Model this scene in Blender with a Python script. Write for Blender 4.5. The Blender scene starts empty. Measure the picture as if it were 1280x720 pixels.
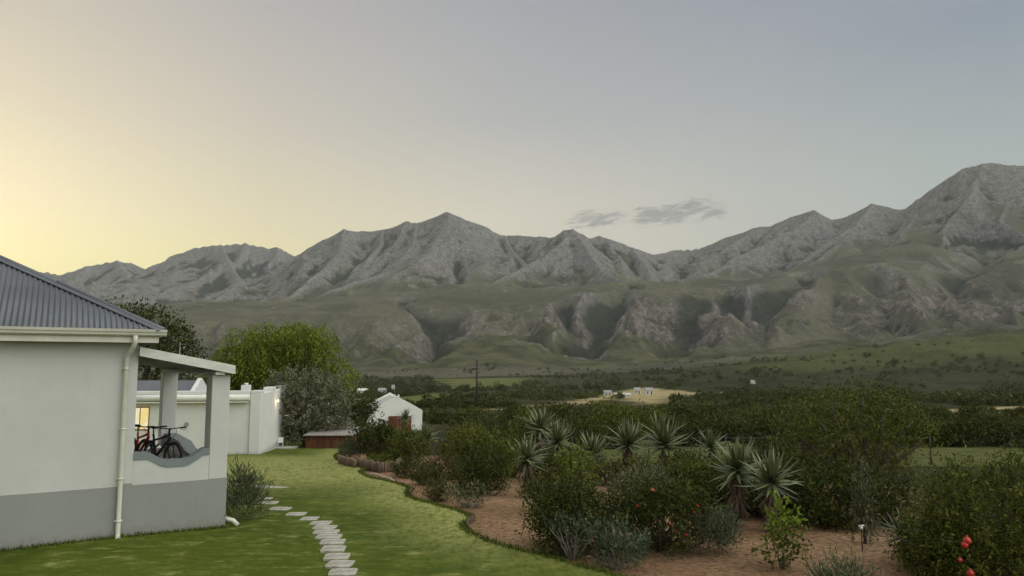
import bpy, bmesh, math, random
import numpy as np
from mathutils import Vector, Matrix

SC = bpy.context.scene
COL = SC.collection
R = math.radians

# ------------------------------------------------------------------ camera
EYE = 3.2                       # the viewer stands on a raised terrace
PITCH = math.atan(95 / 930)
cam_data = bpy.data.cameras.new('camera')
cam_data.sensor_width = 36.0
cam_data.lens = 930 / 1280 * 36.0
cam_data.clip_start = 0.1
cam_data.clip_end = 40000
cam = bpy.data.objects.new('camera', cam_data)
COL.objects.link(cam)
cam.location = (0, 0, EYE)
cam.rotation_euler = (math.pi / 2 + PITCH, 0, 0)
SC.camera = cam

# ------------------------------------------------------------------ sky and light
SUN_AZ = -44.0                  # degrees, to the left of the view axis (+Y)
SUN_EL = 7.0                    # just behind the ridge line
SUN_STRENGTH = 0.7
world = bpy.data.worlds.new('World')
SC.world = world
world.use_nodes = True
wn, wl = world.node_tree.nodes, world.node_tree.links
wn.clear()


def wnode(t, **kw):
    n = wn.new(t)
    for k, v in kw.items():
        setattr(n, k, v)
    return n


def wmath(op, a, b=None, c=None, clamp=False):
    n = wnode('ShaderNodeMath', operation=op, use_clamp=clamp)
    for i, v in enumerate((a, b, c)):
        if v is None:
            continue
        if isinstance(v, (int, float)):
            n.inputs[i].default_value = v
        else:
            wl.new(v, n.inputs[i])
    return n.outputs[0]


def wramp(fac, stops):
    n = wnode('ShaderNodeValToRGB')
    e = n.color_ramp.elements
    while len(e) > 1:
        e.remove(e[-1])
    e[0].position, e[0].color = stops[0][0], (*stops[0][1], 1)
    for p, c in stops[1:]:
        k = e.new(p)
        k.color = (*c, 1)
    wl.new(fac, n.inputs[0])
    return n.outputs[0]


def wmix(fac, a, b):
    n = wnode('ShaderNodeMix', data_type='RGBA')
    for i, v in ((0, fac), (6, a), (7, b)):
        if isinstance(v, (int, float)):
            n.inputs[i].default_value = v
        elif isinstance(v, tuple):
            n.inputs[i].default_value = (*v, 1)
        else:
            wl.new(v, n.inputs[i])
    return n.outputs[2]


def srgb(r, g, b):
    f = lambda c: c / 12.92 if c <= 0.04045 else ((c + 0.055) / 1.055) ** 2.4
    return (f(r / 255), f(g / 255), f(b / 255))


tc = wnode('ShaderNodeTexCoord').outputs['Generated']
sep = wnode('ShaderNodeSeparateXYZ')
wl.new(tc, sep.inputs[0])
DX, DY, DZ = sep.outputs
elev = wmath('MULTIPLY', wmath('ARCSINE', DZ), 1 / (math.pi / 2))          # 0 horizon .. 1 zenith
azim = wmath('ARCTAN2', DX, DY)                                            # 0 ahead, + right
dsun = wmath('ABSOLUTE', wmath('SUBTRACT', azim, R(SUN_AZ)))
dsun = wmath('MINIMUM', dsun, wmath('SUBTRACT', 2 * math.pi, dsun))
near = wmath('DIVIDE', dsun, math.pi)                                      # 0 at the sun .. 1 opposite
rel = wmath('MAXIMUM', elev, 0.0)
# twilight bands at growing angles from the glow, and the unseen sky behind, brightened to light the fronts
ZEN = srgb(172, 173, 168)
B0 = wramp(rel, [(0.0, srgb(255, 240, 165)), (0.060, srgb(255, 246, 165)), (0.080, srgb(255, 247, 178)), (0.115, srgb(249, 236, 190)), (0.18, srgb(224, 213, 183)), (0.25, srgb(203, 193, 175)), (0.40, srgb(176, 172, 168)), (1.0, ZEN)])
B1 = wramp(rel, [(0.0, srgb(250, 232, 160)), (0.085, srgb(241, 228, 168)), (0.113, srgb(228, 217, 176)), (0.189, srgb(202, 194, 177)), (0.282, srgb(179, 175, 171)), (0.45, srgb(165, 165, 166)), (1.0, ZEN)])
B2 = wramp(rel, [(0.0, srgb(228, 216, 184)), (0.125, srgb(214, 206, 187)), (0.206, srgb(178, 178, 175)), (0.297, srgb(162, 163, 167)), (0.45, srgb(160, 163, 167)), (1.0, ZEN)])
B3 = wramp(rel, [(0.0, srgb(200, 196, 180)), (0.139, srgb(183, 185, 177)), (0.21, srgb(166, 170, 171)), (0.297, srgb(147, 153, 162)), (0.45, srgb(158, 163, 167)), (1.0, ZEN)])
B4 = wramp(rel, [(0.0, srgb(186, 190, 178)), (0.155, srgb(162, 173, 170)), (0.248, srgb(138, 148, 160)), (0.45, srgb(158, 163, 167)), (1.0, ZEN)])
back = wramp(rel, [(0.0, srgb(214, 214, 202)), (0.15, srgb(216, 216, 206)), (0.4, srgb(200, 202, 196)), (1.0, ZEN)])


def wstep(a, b, smooth=False):
    n = wnode('ShaderNodeMapRange', interpolation_type='SMOOTHSTEP' if smooth else 'LINEAR', clamp=True)
    n.inputs['From Min'].default_value, n.inputs['From Max'].default_value = a, b
    wl.new(near, n.inputs[0])
    return n.outputs[0]


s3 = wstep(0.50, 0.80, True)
grad = B0
for (a_, b_, ramp) in ((0.053, 0.139, B1), (0.139, 0.244, B2), (0.244, 0.35, B3), (0.35, 0.435, B4)):
    grad = wmix(wstep(a_, b_), grad, ramp)
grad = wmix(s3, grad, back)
# a few torn grey evening clouds low over the saddle
px_az = wmath('TANGENT', azim)
el_t = wmath('DIVIDE', DZ, wmath('MAXIMUM', DY, 0.05))
cmb = wnode('ShaderNodeCombineXYZ')
wl.new(wmath('MULTIPLY', px_az, 34.0), cmb.inputs[0])
wl.new(wmath('MULTIPLY', wmath('SUBTRACT', el_t, wmath('MULTIPLY', px_az, 0.16)), 130.0), cmb.inputs[1])
cn = wnode('ShaderNodeTexNoise')
cn.inputs['Scale'].default_value = 1.0
cn.inputs['Detail'].default_value = 9.0
cn.inputs['Roughness'].default_value = 0.62
cn.inputs['Distortion'].default_value = 0.5
wl.new(cmb.outputs[0], cn.inputs['Vector'])


def cloud_blob(pxc, pyc, rx, ry, tilt=0.0):
    u0, v0 = (pxc - 640) / 930, (455 - pyc) / 930
    du = wmath('SUBTRACT', px_az, u0)
    dv = wmath('SUBTRACT', wmath('SUBTRACT', el_t, v0), wmath('MULTIPLY', du, tilt))
    a = wmath('POWER', wmath('ABSOLUTE', wmath('DIVIDE', du, rx / 930)), 2.0)
    b = wmath('POWER', wmath('ABSOLUTE', wmath('DIVIDE', dv, ry / 930)), 2.0)
    return wmath('SUBTRACT', 1.0, wmath('SQRT', wmath('ADD', a, b)))


blob = wmath('MAXIMUM', wmath('MAXIMUM', wmath('MAXIMUM', cloud_blob(826, 266, 62, 19, 0.05), cloud_blob(862, 256, 40, 13, 0.2)), wmath('MULTIPLY', cloud_blob(885, 262, 40, 16, 0.1), 0.7)),
             wmath('MULTIPLY', cloud_blob(745, 272, 46, 15, 0.1), 0.85))
dens = wmath('ADD', wmath('MULTIPLY', blob, 1.15), wmath('MULTIPLY', wmath('SUBTRACT', cn.outputs[0], 0.5), 4.6))
cm = wnode('ShaderNodeMapRange', interpolation_type='SMOOTHSTEP')
cm.inputs['From Min'].default_value, cm.inputs['From Max'].default_value = 0.0, 1.15
wl.new(dens, cm.inputs[0])
inb = wnode('ShaderNodeMapRange', interpolation_type='SMOOTHSTEP')
inb.inputs['From Min'].default_value, inb.inputs['From Max'].default_value = -0.15, 0.3
wl.new(blob, inb.inputs[0])
front = wmath('GREATER_THAN', DY, 0.1)
cmask = wmath('MULTIPLY', wmath('MULTIPLY', wmath('MULTIPLY', cm.outputs[0], inb.outputs[0]), front), 0.85)
grad = wmix(cmask, grad, srgb(140, 140, 137))
sky = wnode('ShaderNodeTexSky', sky_type='NISHITA')
sky.sun_disc = False
sky.sun_elevation = R(SUN_EL)
sky.sun_rotation = R(SUN_AZ)
sky.altitude = 300
sky.dust_density = 2.0
sky_l = wnode('ShaderNodeMix', data_type='RGBA', blend_type='MULTIPLY')
sky_l.inputs[0].default_value = 1.0
wl.new(sky.outputs[0], sky_l.inputs[6])
sky_l.inputs[7].default_value = (0.2, 0.2, 0.2, 1)
bg_n = wnode('ShaderNodeBackground')
wl.new(sky_l.outputs[2], bg_n.inputs[0])
bg_n.inputs[1].default_value = 0.05
bg = wnode('ShaderNodeBackground')
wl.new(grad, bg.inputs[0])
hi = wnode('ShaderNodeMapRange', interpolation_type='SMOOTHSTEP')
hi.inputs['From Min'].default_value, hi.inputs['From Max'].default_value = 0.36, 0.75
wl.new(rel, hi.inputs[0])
# added fill light: sky boosted overhead and high right, brighter than a real dusk
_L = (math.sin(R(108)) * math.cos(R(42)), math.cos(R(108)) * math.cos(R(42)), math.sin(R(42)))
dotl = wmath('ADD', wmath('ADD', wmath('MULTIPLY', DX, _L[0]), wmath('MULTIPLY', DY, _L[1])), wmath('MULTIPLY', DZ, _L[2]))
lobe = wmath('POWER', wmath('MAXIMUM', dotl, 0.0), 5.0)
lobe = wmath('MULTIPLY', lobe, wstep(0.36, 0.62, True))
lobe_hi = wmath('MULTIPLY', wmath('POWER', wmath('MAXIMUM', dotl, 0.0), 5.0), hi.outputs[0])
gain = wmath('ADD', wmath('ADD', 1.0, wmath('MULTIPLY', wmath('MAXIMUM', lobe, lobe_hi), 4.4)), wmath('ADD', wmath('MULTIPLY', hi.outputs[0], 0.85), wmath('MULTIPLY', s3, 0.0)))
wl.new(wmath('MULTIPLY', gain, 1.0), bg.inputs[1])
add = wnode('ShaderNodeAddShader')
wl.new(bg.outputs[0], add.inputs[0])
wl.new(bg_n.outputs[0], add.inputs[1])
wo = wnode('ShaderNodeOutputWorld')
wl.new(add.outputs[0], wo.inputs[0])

sun_d = bpy.data.lights.new('sun', 'SUN')
sun_d.energy = SUN_STRENGTH
sun_d.angle = R(24)
sun_d.color = (1.0, 0.88, 0.70)
sun = bpy.data.objects.new('sun', sun_d)
COL.objects.link(sun)
_sd = Vector((math.sin(R(SUN_AZ)) * math.cos(R(SUN_EL)), math.cos(R(SUN_AZ)) * math.cos(R(SUN_EL)), math.sin(R(SUN_EL))))
sun.rotation_euler = _sd.to_track_quat('Z', 'Y').to_euler()
sun.location = _sd * 200

SC.view_settings.view_transform = 'Standard'
SC.view_settings.look = 'None'
SC.view_settings.gamma = 1
SC.view_settings.exposure = 0.0
SC.cycles.use_denoising = True
SC.cycles.max_bounces = 6
SC.cycles.diffuse_bounces = 3
SC.cycles.transmission_bounces = 3
SC.cycles.transparent_max_bounces = 6
SC.cycles.volume_bounces = 1


# ------------------------------------------------------------------ helpers
def U(px, py, d):
    """world point seen at photo pixel (px, py) at depth d along +Y"""
    u, v = (px - 640) / 930, (360 - py) / 930
    t = d / (math.cos(PITCH) - v * math.sin(PITCH))
    return Vector((u * t, d, EYE + (math.sin(PITCH) + v * math.cos(PITCH)) * t))


_KD = [-2000, 14, 18, 37, 75, 180, 315, 560, 900, 1500]
_KZ = [0, 0, -0.10, -1.26, -3.4, -7.3, -12.4, -21, -26, -24.5]


def gz(x, y):
    return float(np.interp(y, _KD, _KZ))


def G(px, py):
    """ground point under photo pixel (px, py)"""
    lo, hi = 4.0, 1500.0
    for _ in range(50):
        m = (lo + hi) / 2
        if U(px, py, m).z > gz(0, m):
            lo = m
        else:
            hi = m
    p = U(px, py, lo)
    return Vector((p.x, p.y, gz(p.x, p.y)))


def tag(o, label=None, cat=None, group=None, kind=None):
    if label: o['label'] = label
    if cat: o['category'] = cat
    if group: o['group'] = group
    if kind: o['kind'] = kind
    return o


def empty(name, loc=(0, 0, 0), rz=0.0):
    o = bpy.data.objects.new(name, None)
    o.empty_display_size = 0.2
    COL.objects.link(o)
    o.location = loc
    o.rotation_euler = (0, 0, rz)
    return o


def link_mesh(name, me, parent=None, mat=None):
    o = bpy.data.objects.new(name, me)
    COL.objects.link(o)
    if parent: o.parent = parent
    if mat: me.materials.append(mat)
    return o


def np_mesh(name, verts, faces, parent=None, mat=None, attrs=None, smooth=False):
    """verts (N,3), faces (M,k) arrays; attrs {name: per-vertex float array}"""
    me = bpy.data.meshes.new(name)
    verts = np.asarray(verts, np.float32)
    faces = np.asarray(faces, np.int32)
    n, k = faces.shape
    me.vertices.add(len(verts))
    me.vertices.foreach_set('co', verts.ravel())
    me.loops.add(n * k)
    me.loops.foreach_set('vertex_index', faces.ravel())
    me.polygons.add(n)
    me.polygons.foreach_set('loop_start', np.arange(0, n * k, k, dtype=np.int32))
    me.polygons.foreach_set('loop_total', np.full(n, k, np.int32))
    if smooth:
        me.polygons.foreach_set('use_smooth', np.ones(n, bool))
    for an, av in (attrs or {}).items():
        a = me.attributes.new(an, 'FLOAT', 'POINT')
        a.data.foreach_set('value', np.asarray(av, np.float32).ravel())
    me.update(calc_edges=True)
    return link_mesh(name, me, parent, mat)


class MB:
    """collects boxes, tubes and prisms into one mesh"""
    def __init__(self):
        self.bm = bmesh.new()

    def box(self, x0, x1, y0, y1, z0, z1, M=None):
        g = bmesh.ops.create_cube(self.bm, size=1.0)['verts']
        for v in g:
            v.co = Vector((x0 + (v.co.x + .5) * (x1 - x0), y0 + (v.co.y + .5) * (y1 - y0), z0 + (v.co.z + .5) * (z1 - z0)))
            if M: v.co = M @ v.co
        return g

    def prism(self, pts, axis_from, axis_to):
        """pts: list of Vector (planar loop), extruded by vector axis_to-axis_from"""
        d = Vector(axis_to) - Vector(axis_from)
        a = [self.bm.verts.new(Vector(p)) for p in pts]
        b = [self.bm.verts.new(Vector(p) + d) for p in pts]
        n = len(pts)
        self.bm.faces.new(a[::-1])
        self.bm.faces.new(b)
        for i in range(n):
            j = (i + 1) % n
            self.bm.faces.new((a[i], a[j], b[j], b[i]))

    def tube(self, pts, rad, seg=8, cap=True):
        pts = [Vector(p) for p in pts]
        n = len(pts)
        rads = rad if isinstance(rad, (list, tuple)) else [rad] * n
        rings = []
        up0 = None
        for i, p in enumerate(pts):
            t = (pts[min(i + 1, n - 1)] - pts[max(i - 1, 0)]).normalized()
            ref = up0 if up0 is not None else (Vector((0, 0, 1)) if abs(t.z) < .9 else Vector((1, 0, 0)))
            s = t.cross(ref)
            if s.length < 1e-4:
                s = t.cross(Vector((1, 0.3, 0)))
            s.normalize()
            w = s.cross(t).normalized()
            up0 = w
            rings.append([self.bm.verts.new(p + (s * math.cos(2 * math.pi * k / seg) + w * math.sin(2 * math.pi * k / seg)) * rads[i]) for k in range(seg)])
        for i in range(n - 1):
            for k in range(seg):
                q = (k + 1) % seg
                f = self.bm.faces.new((rings[i][k], rings[i][q], rings[i + 1][q], rings[i + 1][k]))
                f.smooth = True
        if cap:
            self.bm.faces.new(rings[0][::-1])
            self.bm.faces.new(rings[-1])

    def torus(self, c, axis, Rm, rm, seg=32, sub=8, M=None):
        axis = Vector(axis).normalized()
        s = axis.cross(Vector((0, 0, 1)))
        if s.length < 1e-3: s = Vector((1, 0, 0))
        s.normalize()
        w = axis.cross(s).normalized()
        c = Vector(c)
        rings = []
        for i in range(seg):
            a = 2 * math.pi * i / seg
            rd = s * math.cos(a) + w * math.sin(a)
            rings.append([self.bm.verts.new(c + rd * (Rm + rm * math.cos(2 * math.pi * k / sub)) + axis * rm * math.sin(2 * math.pi * k / sub)) for k in range(sub)])
        for i in range(seg):
            for k in range(sub):
                f = self.bm.faces.new((rings[i][k], rings[(i + 1) % seg][k], rings[(i + 1) % seg][(k + 1) % sub], rings[i][(k + 1) % sub]))
                f.smooth = True

    def build(self, name, mat=None, parent=None, bevel=0.0):
        if bevel:
            es = [e for e in self.bm.edges if len(e.link_faces) == 2 and e.calc_face_angle(0) > 0.6]
            bmesh.ops.bevel(self.bm, geom=es, offset=bevel, segments=2, affect='EDGES', profile=0.5, clamp_overlap=True)
        bmesh.ops.recalc_face_normals(self.bm, faces=self.bm.faces)
        me = bpy.data.meshes.new(name)
        self.bm.to_mesh(me)
        self.bm.free()
        return link_mesh(name, me, parent, mat)


# ------------------------------------------------------------------ node material helpers
class NT:
    def __init__(self, name):
        self.m = bpy.data.materials.new(name)
        self.m.use_nodes = True
        self.t = self.m.node_tree
        self.t.nodes.clear()
        self.out = self.t.nodes.new('ShaderNodeOutputMaterial')

    def n(self, t, **kw):
        x = self.t.nodes.new(t)
        for k, v in kw.items():
            setattr(x, k, v)
        return x

    def put(self, sock, v):
        if isinstance(v, (int, float)):
            sock.default_value = v
        elif isinstance(v, (tuple, list)):
            sock.default_value = (*v, 1) if (len(v) == 3 and sock.type == 'RGBA') else v
        else:
            self.t.links.new(v, sock)

    def math(self, op, a, b=None, clamp=False):
        x = self.n('ShaderNodeMath', operation=op, use_clamp=clamp)
        self.put(x.inputs[0], a)
        if b is not None: self.put(x.inputs[1], b)
        return x.outputs[0]

    def mix(self, f, a, b, blend='MIX'):
        x = self.n('ShaderNodeMix', data_type='RGBA', blend_type=blend)
        self.put(x.inputs[0], f)
        self.put(x.inputs[6], a)
        self.put(x.inputs[7], b)
        return x.outputs[2]

    def noise(self, scale, detail=4, rough=0.55, vec=None, dist=0.0):
        x = self.n('ShaderNodeTexNoise')
        x.inputs['Scale'].default_value = scale
        x.inputs['Detail'].default_value = detail
        x.inputs['Roughness'].default_value = rough
        x.inputs['Distortion'].default_value = dist
        if vec is not None: self.t.links.new(vec, x.inputs['Vector'])
        return x.outputs[0]

    def step(self, v, a, b):
        x = self.n('ShaderNodeMapRange', interpolation_type='SMOOTHSTEP')
        self.put(x.inputs[0], v)
        x.inputs['From Min'].default_value, x.inputs['From Max'].default_value = a, b
        return x.outputs[0]

    def pos(self, scale=(1, 1, 1), kind='Object', rot=(0, 0, 0)):
        c = self.n('ShaderNodeTexCoord').outputs[kind]
        mp = self.n('ShaderNodeMapping')
        mp.inputs['Scale'].default_value = scale
        mp.inputs['Rotation'].default_value = rot
        self.t.links.new(c, mp.inputs[0])
        return mp.outputs[0]

    def attr(self, name):
        x = self.n('ShaderNodeAttribute', attribute_name=name)
        return x.outputs['Fac']

    def bump(self, h, strength, dist, normal=None):
        x = self.n('ShaderNodeBump')
        x.inputs['Strength'].default_value = strength
        x.inputs['Distance'].default_value = dist
        self.put(x.inputs['Height'], h)
        if normal is not None: self.t.links.new(normal, x.inputs['Normal'])
        return x.outputs[0]

    def principled(self, color, rough=0.8, normal=None, spec=0.3, metallic=0.0):
        b = self.n('ShaderNodeBsdfPrincipled')
        self.put(b.inputs['Base Color'], color)
        self.put(b.inputs['Roughness'], rough)
        b.inputs['Specular IOR Level'].default_value = spec
        b.inputs['Metallic'].default_value = metallic
        if normal is not None: self.t.links.new(normal, b.inputs['Normal'])
        self.t.links.new(b.outputs[0], self.out.inputs[0])
        return b


def simple_mat(name, c, var=0.12, scale=6.0, rough=0.6, bump=0.0, bscale=60.0, spec=0.3, metallic=0.0, stretch=(1, 1, 1)):
    t = NT(name)
    p = t.pos(stretch)
    nz = t.noise(scale, 5, 0.6, p)
    dark = tuple(v * (1 - var) for v in c)
    lite = tuple(min(1, v * (1 + var)) for v in c)
    colr = t.mix(t.step(nz, 0.3, 0.7), dark, lite)
    nm = t.bump(t.noise(bscale, 4, 0.6, p), bump, 0.01) if bump else None
    t.principled(colr, rough, nm, spec, metallic)
    return t.m
# ------------------------------------------------------------------ terrain
_rs = np.random.RandomState(7)
_PERM = _rs.permutation(4096)
_GRAD = np.stack([np.cos(_rs.rand(4096) * 6.2832), np.sin(_rs.rand(4096) * 6.2832)], 1)
_ang = _rs.rand(4096) * 6.2832
_GRAD = np.stack([np.cos(_ang), np.sin(_ang)], 1)


def gnoise(x, y, seed=0):
    xi, yi = np.floor(x).astype(np.int64), np.floor(y).astype(np.int64)
    xf, yf = x - xi, y - yi
    u, v = xf * xf * xf * (xf * (xf * 6 - 15) + 10), yf * yf * yf * (yf * (yf * 6 - 15) + 10)

    def g(ix, iy, dx, dy):
        h = _PERM[(_PERM[(ix + seed * 131) & 4095] + iy) & 4095]
        q = _GRAD[h]
        return q[..., 0] * dx + q[..., 1] * dy
    a, b = g(xi, yi, xf, yf), g(xi + 1, yi, xf - 1, yf)
    c, d = g(xi, yi + 1, xf, yf - 1), g(xi + 1, yi + 1, xf - 1, yf - 1)
    return ((a + (b - a) * u) * (1 - v) + (c + (d - c) * u) * v) * 1.5


def fbm(x, y, oct=5, gain=0.5, seed=0):
    s, a = np.zeros_like(x), 1.0
    for i in range(oct):
        s += a * gnoise(x, y, seed + i)
        x, y, a = x * 2.03 + 3.1, y * 2.03 - 1.7, a * gain
    return s


def ridged(x, y, oct=5, gain=0.55, seed=0):
    s, a, w = np.zeros_like(x), 1.0, np.ones_like(x)
    for i in range(oct):
        n = (1 - np.abs(gnoise(x, y, seed + i)) * 1.4)
        n = np.clip(n, 0, 1) ** 2 * w
        w = np.clip(n * 1.6, 0, 1)
        s += a * n
        x, y, a = x * 2.07 + 5.3, y * 2.07 + 1.9, a * gain
    return s


# columns of the escarpment in photo pixels: foot, lip and the back of the bench above it
_CP = [-400, 0, 200, 330, 430, 520, 560, 600, 640, 690, 730, 790, 870, 930, 960, 1020, 1100, 1160, 1200, 1280, 1500, 1800]
_YF = [452, 452, 452, 453, 456, 465, 458, 436, 430, 440, 452, 466, 466, 454, 444, 428, 430, 430, 426, 420, 400, 390]
_YT = [395, 395, 395, 396, 394, 389, 389, 383, 385, 378, 370, 364, 363, 357, 352, 346, 332, 335, 340, 326, 300, 290]
_YB = [378, 378, 380, 378, 372, 365, 360, 358, 360, 362, 358, 352, 352, 350, 345, 330, 312, 300, 297, 292, 280, 270]

_PT = lambda L: [U(*p) for p in L]
# crest lines (pixel x, pixel y, depth) and how steeply the ground falls away from them
RIDGES = [
    # far left range
    (_PT([(-330, 352, 7800), (-60, 345, 7800), (40, 338, 7700), (75, 342, 7600), (110, 333, 7500), (145, 326, 7400), (185, 335, 7200), (200, 330, 7100), (225, 317, 7000),
          (255, 308, 6900), (275, 305, 6800), (310, 304, 6700), (345, 309, 6600), (368, 318, 6500), (420, 340, 6400)]), 0.81),
    (_PT([(275, 305, 6800), (285, 325, 6300), (300, 350, 5800), (280, 372, 5200)]), 0.81),
    (_PT([(145, 326, 7400), (165, 350, 6600), (190, 372, 5900)]), 0.78),
    (_PT([(225, 317, 7000), (215, 345, 6300), (225, 372, 5600)]), 0.81),
    # main range skyline
    (_PT([(190, 392, 4300), (230, 382, 4500), (280, 366, 4700), (330, 344, 4900), (368, 319, 5000), (400, 301, 5000), (432, 284, 5000), (452, 287, 5100), (478, 285, 5100), (500, 280, 5050),
          (520, 277, 5000), (545, 269, 4950), (560, 264, 4900), (585, 276, 4950), (605, 285, 5000), (630, 292, 5050), (650, 291, 5000), (690, 295, 4950), (715, 286, 4800),
          (735, 296, 4900), (760, 297, 5000), (790, 308, 5100), (815, 317, 5200), (835, 316, 5300), (850, 312, 5400)]), 0.94),
    # spurs of the main range
    (_PT([(432, 284, 5000), (425, 310, 4650), (400, 340, 4300), (360, 368, 3900), (330, 385, 3650)]), 0.91),
    (_PT([(478, 285, 5100), (470, 312, 4700), (455, 335, 4400), (420, 360, 4100)]), 0.98),
    (_PT([(560, 267, 4900), (557, 300, 4600), (535, 319, 4400), (499, 334, 4200), (445, 352, 4000), (385, 374, 3700)]), 0.88),
    (_PT([(520, 277, 5000), (515, 300, 4700), (500, 322, 4450)]), 1.04),
    (_PT([(585, 277, 4950), (600, 305, 4650), (610, 325, 4450), (600, 345, 4200)]), 0.94),
    (_PT([(630, 292, 5050), (640, 312, 4750), (655, 328, 4500)]), 0.98),
    (_PT([(715, 289, 4800), (700, 303, 4600), (680, 319, 4400), (633, 341, 4150), (590, 363, 3850)]), 0.86),
    (_PT([(715, 289, 4800), (735, 312, 4500), (750, 335, 4200), (780, 352, 3900)]), 0.91),
    (_PT([(690, 295, 4950), (670, 310, 4750)]), 1.04),
    (_PT([(790, 308, 5100), (800, 325, 4700), (815, 342, 4350)]), 0.86),
    # right range
    (_PT([(815, 322, 5600), (850, 313, 5500), (880, 308, 5400), (905, 296, 5300), (940, 286, 5200), (965, 282, 5200), (985, 271, 5100), (1015, 263, 5000), (1040, 273, 5000),
          (1060, 269, 4950), (1090, 254, 4800), (1110, 258, 4750), (1125, 263, 4700), (1180, 262, 4600)]), 0.94),
    (_PT([(1015, 263, 5000), (990, 285, 4800), (960, 302, 4650), (920, 323, 4400), (860, 350, 4000), (830, 362, 3750)]), 0.86),
    (_PT([(940, 286, 5200), (905, 312, 4900), (870, 332, 4600)]), 0.91),
    (_PT([(1090, 254, 4800), (1070, 280, 4500), (1040, 300, 4300), (1010, 318, 4100)]), 0.94),
    # big right peak and its long shoulder coming down to the left
    (_PT([(1125, 263, 4250), (1150, 247, 4150), (1180, 228, 4050), (1205, 211, 3980), (1230, 204, 3950), (1250, 203, 3950), (1280, 207, 3950), (1340, 212, 4000), (1430, 230, 4100), (1600, 260, 4200)]), 1.01),
    (_PT([(1125, 263, 4250), (1100, 275, 4150), (1060, 297, 4000), (1000, 336, 3800), (960, 353, 3600), (915, 362, 3350)]), 0.72),
    (_PT([(1230, 205, 3950), (1215, 240, 3700), (1195, 268, 3500)]), 1.10),
    (_PT([(1150, 247, 4150), (1150, 262, 3950), (1130, 290, 3700)]), 1.04),
    (_PT([(1280, 207, 3950), (1262, 245, 3700), (1250, 275, 3450)]), 1.10),
    (_PT([(1340, 212, 4000), (1320, 250, 3700), (1300, 285, 3400)]), 1.10),
    # low green hills in front of the escarpment
    (_PT([(690, 414, 2500), (640, 424, 2300), (600, 440, 2080), (570, 460, 1850)]), 0.20),
    (_PT([(1500, 385, 1900), (1380, 402, 1700), (1280, 419, 1500), (1200, 429, 1350), (1120, 441, 1230), (1040, 456, 1130), (980, 470, 1040), (920, 488, 940)]), 0.14),
    (_PT([(1130, 424, 2150), (1040, 428, 2000), (990, 440, 1850), (930, 458, 1650)]), 0.17),
]
# rock buttresses standing out from the cliff belt, between the ravines
SPURS = [_PT(q) for q in (
    [(300, 396, 2880), (296, 420, 2620), (290, 452, 2300)], [(380, 395, 2880), (374, 420, 2620), (362, 454, 2280)],
    [(470, 391, 2880), (464, 412, 2640), (452, 452, 2300)], [(530, 390, 2880), (520, 410, 2700), (500, 440, 2450)],
    [(592, 387, 2880), (580, 405, 2660), (570, 445, 2380)], [(625, 384, 2880), (615, 408, 2620), (600, 440, 2300)],
    [(662, 382, 2880), (676, 404, 2620), (692, 442, 2300)], [(700, 379, 2880), (706, 404, 2640), (714, 448, 2320)],
    [(775, 369, 2880), (767, 392, 2640), (754, 428, 2400), (742, 464, 2160)], [(803, 365, 2880), (802, 392, 2620), (800, 436, 2360), (798, 468, 2120)],
    [(872, 369, 2880), (858, 390, 2690), (832, 420, 2480), (802, 456, 2270)], [(862, 390, 2690), (868, 428, 2450), (876, 467, 2180)],
    [(915, 363, 2880), (906, 392, 2620), (904, 434, 2350), (914, 464, 2130)], [(1003, 351, 2920), (988, 384, 2660), (966, 425, 2350), (944, 450, 2160)],
    [(1060, 341, 2920), (1076, 370, 2660), (1086, 412, 2340)], [(1110, 336, 2920), (1126, 370, 2620), (1137, 418, 2290)],
    [(1232, 341, 2920), (1207, 365, 2660), (1192, 400, 2400), (1186, 424, 2180)], [(1282, 330, 2920), (1262, 370, 2620), (1250, 414, 2290)])]
GORGES = [
    (_PT([(510, 476, 1950), (528, 466, 2250), (548, 448, 2560), (540, 420, 2760), (520, 396, 2950), (505, 380, 3300)]), 0.85),
    (_PT([(715, 468, 2000), (724, 455, 2330), (735, 436, 2560), (752, 410, 2780), (770, 385, 3000), (790, 360, 3400)]), 1.0),
    (_PT([(735, 436, 2560), (712, 415, 2700), (704, 392, 2900)]), 1.1),
    (_PT([(935, 455, 2000), (946, 441, 2280), (950, 424, 2480), (958, 402, 2650), (985, 376, 2880), (1010, 355, 3200)]), 0.95),
    (_PT([(950, 424, 2480), (925, 402, 2700), (905, 376, 2950)]), 1.1),
    (_PT([(845, 470, 2150), (850, 450, 2400), (862, 425, 2600), (872, 395, 2800)]), 0.8),
    (_PT([(660, 448, 2250), (668, 430, 2480), (655, 405, 2680)]), 0.9),
    (_PT([(1175, 436, 1950), (1166, 424, 2180), (1163, 404, 2400), (1186, 374, 2680), (1215, 348, 2950), (1240, 330, 3300)]), 0.75),
    (_PT([(1163, 404, 2400), (1130, 385, 2600), (1105, 365, 2800)]), 0.8),
    # gullies in the high faces
    (_PT([(1195, 290, 3330), (1190, 270, 3520), (1188, 252, 3700)]), 0.9),
    (_PT([(1240, 290, 3300), (1237, 262, 3560), (1243, 240, 3720)]), 1.0),
    (_PT([(460, 352, 4150), (480, 332, 4480), (486, 312, 4700)]), 0.9),
    (_PT([(575, 355, 4050), (570, 330, 4400)]), 0.9),
    (_PT([(665, 350, 4100), (690, 335, 4350)]), 0.8),
    (_PT([(830, 350, 4100), (850, 335, 4700), (870, 322, 5050)]), 0.5),
]


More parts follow.
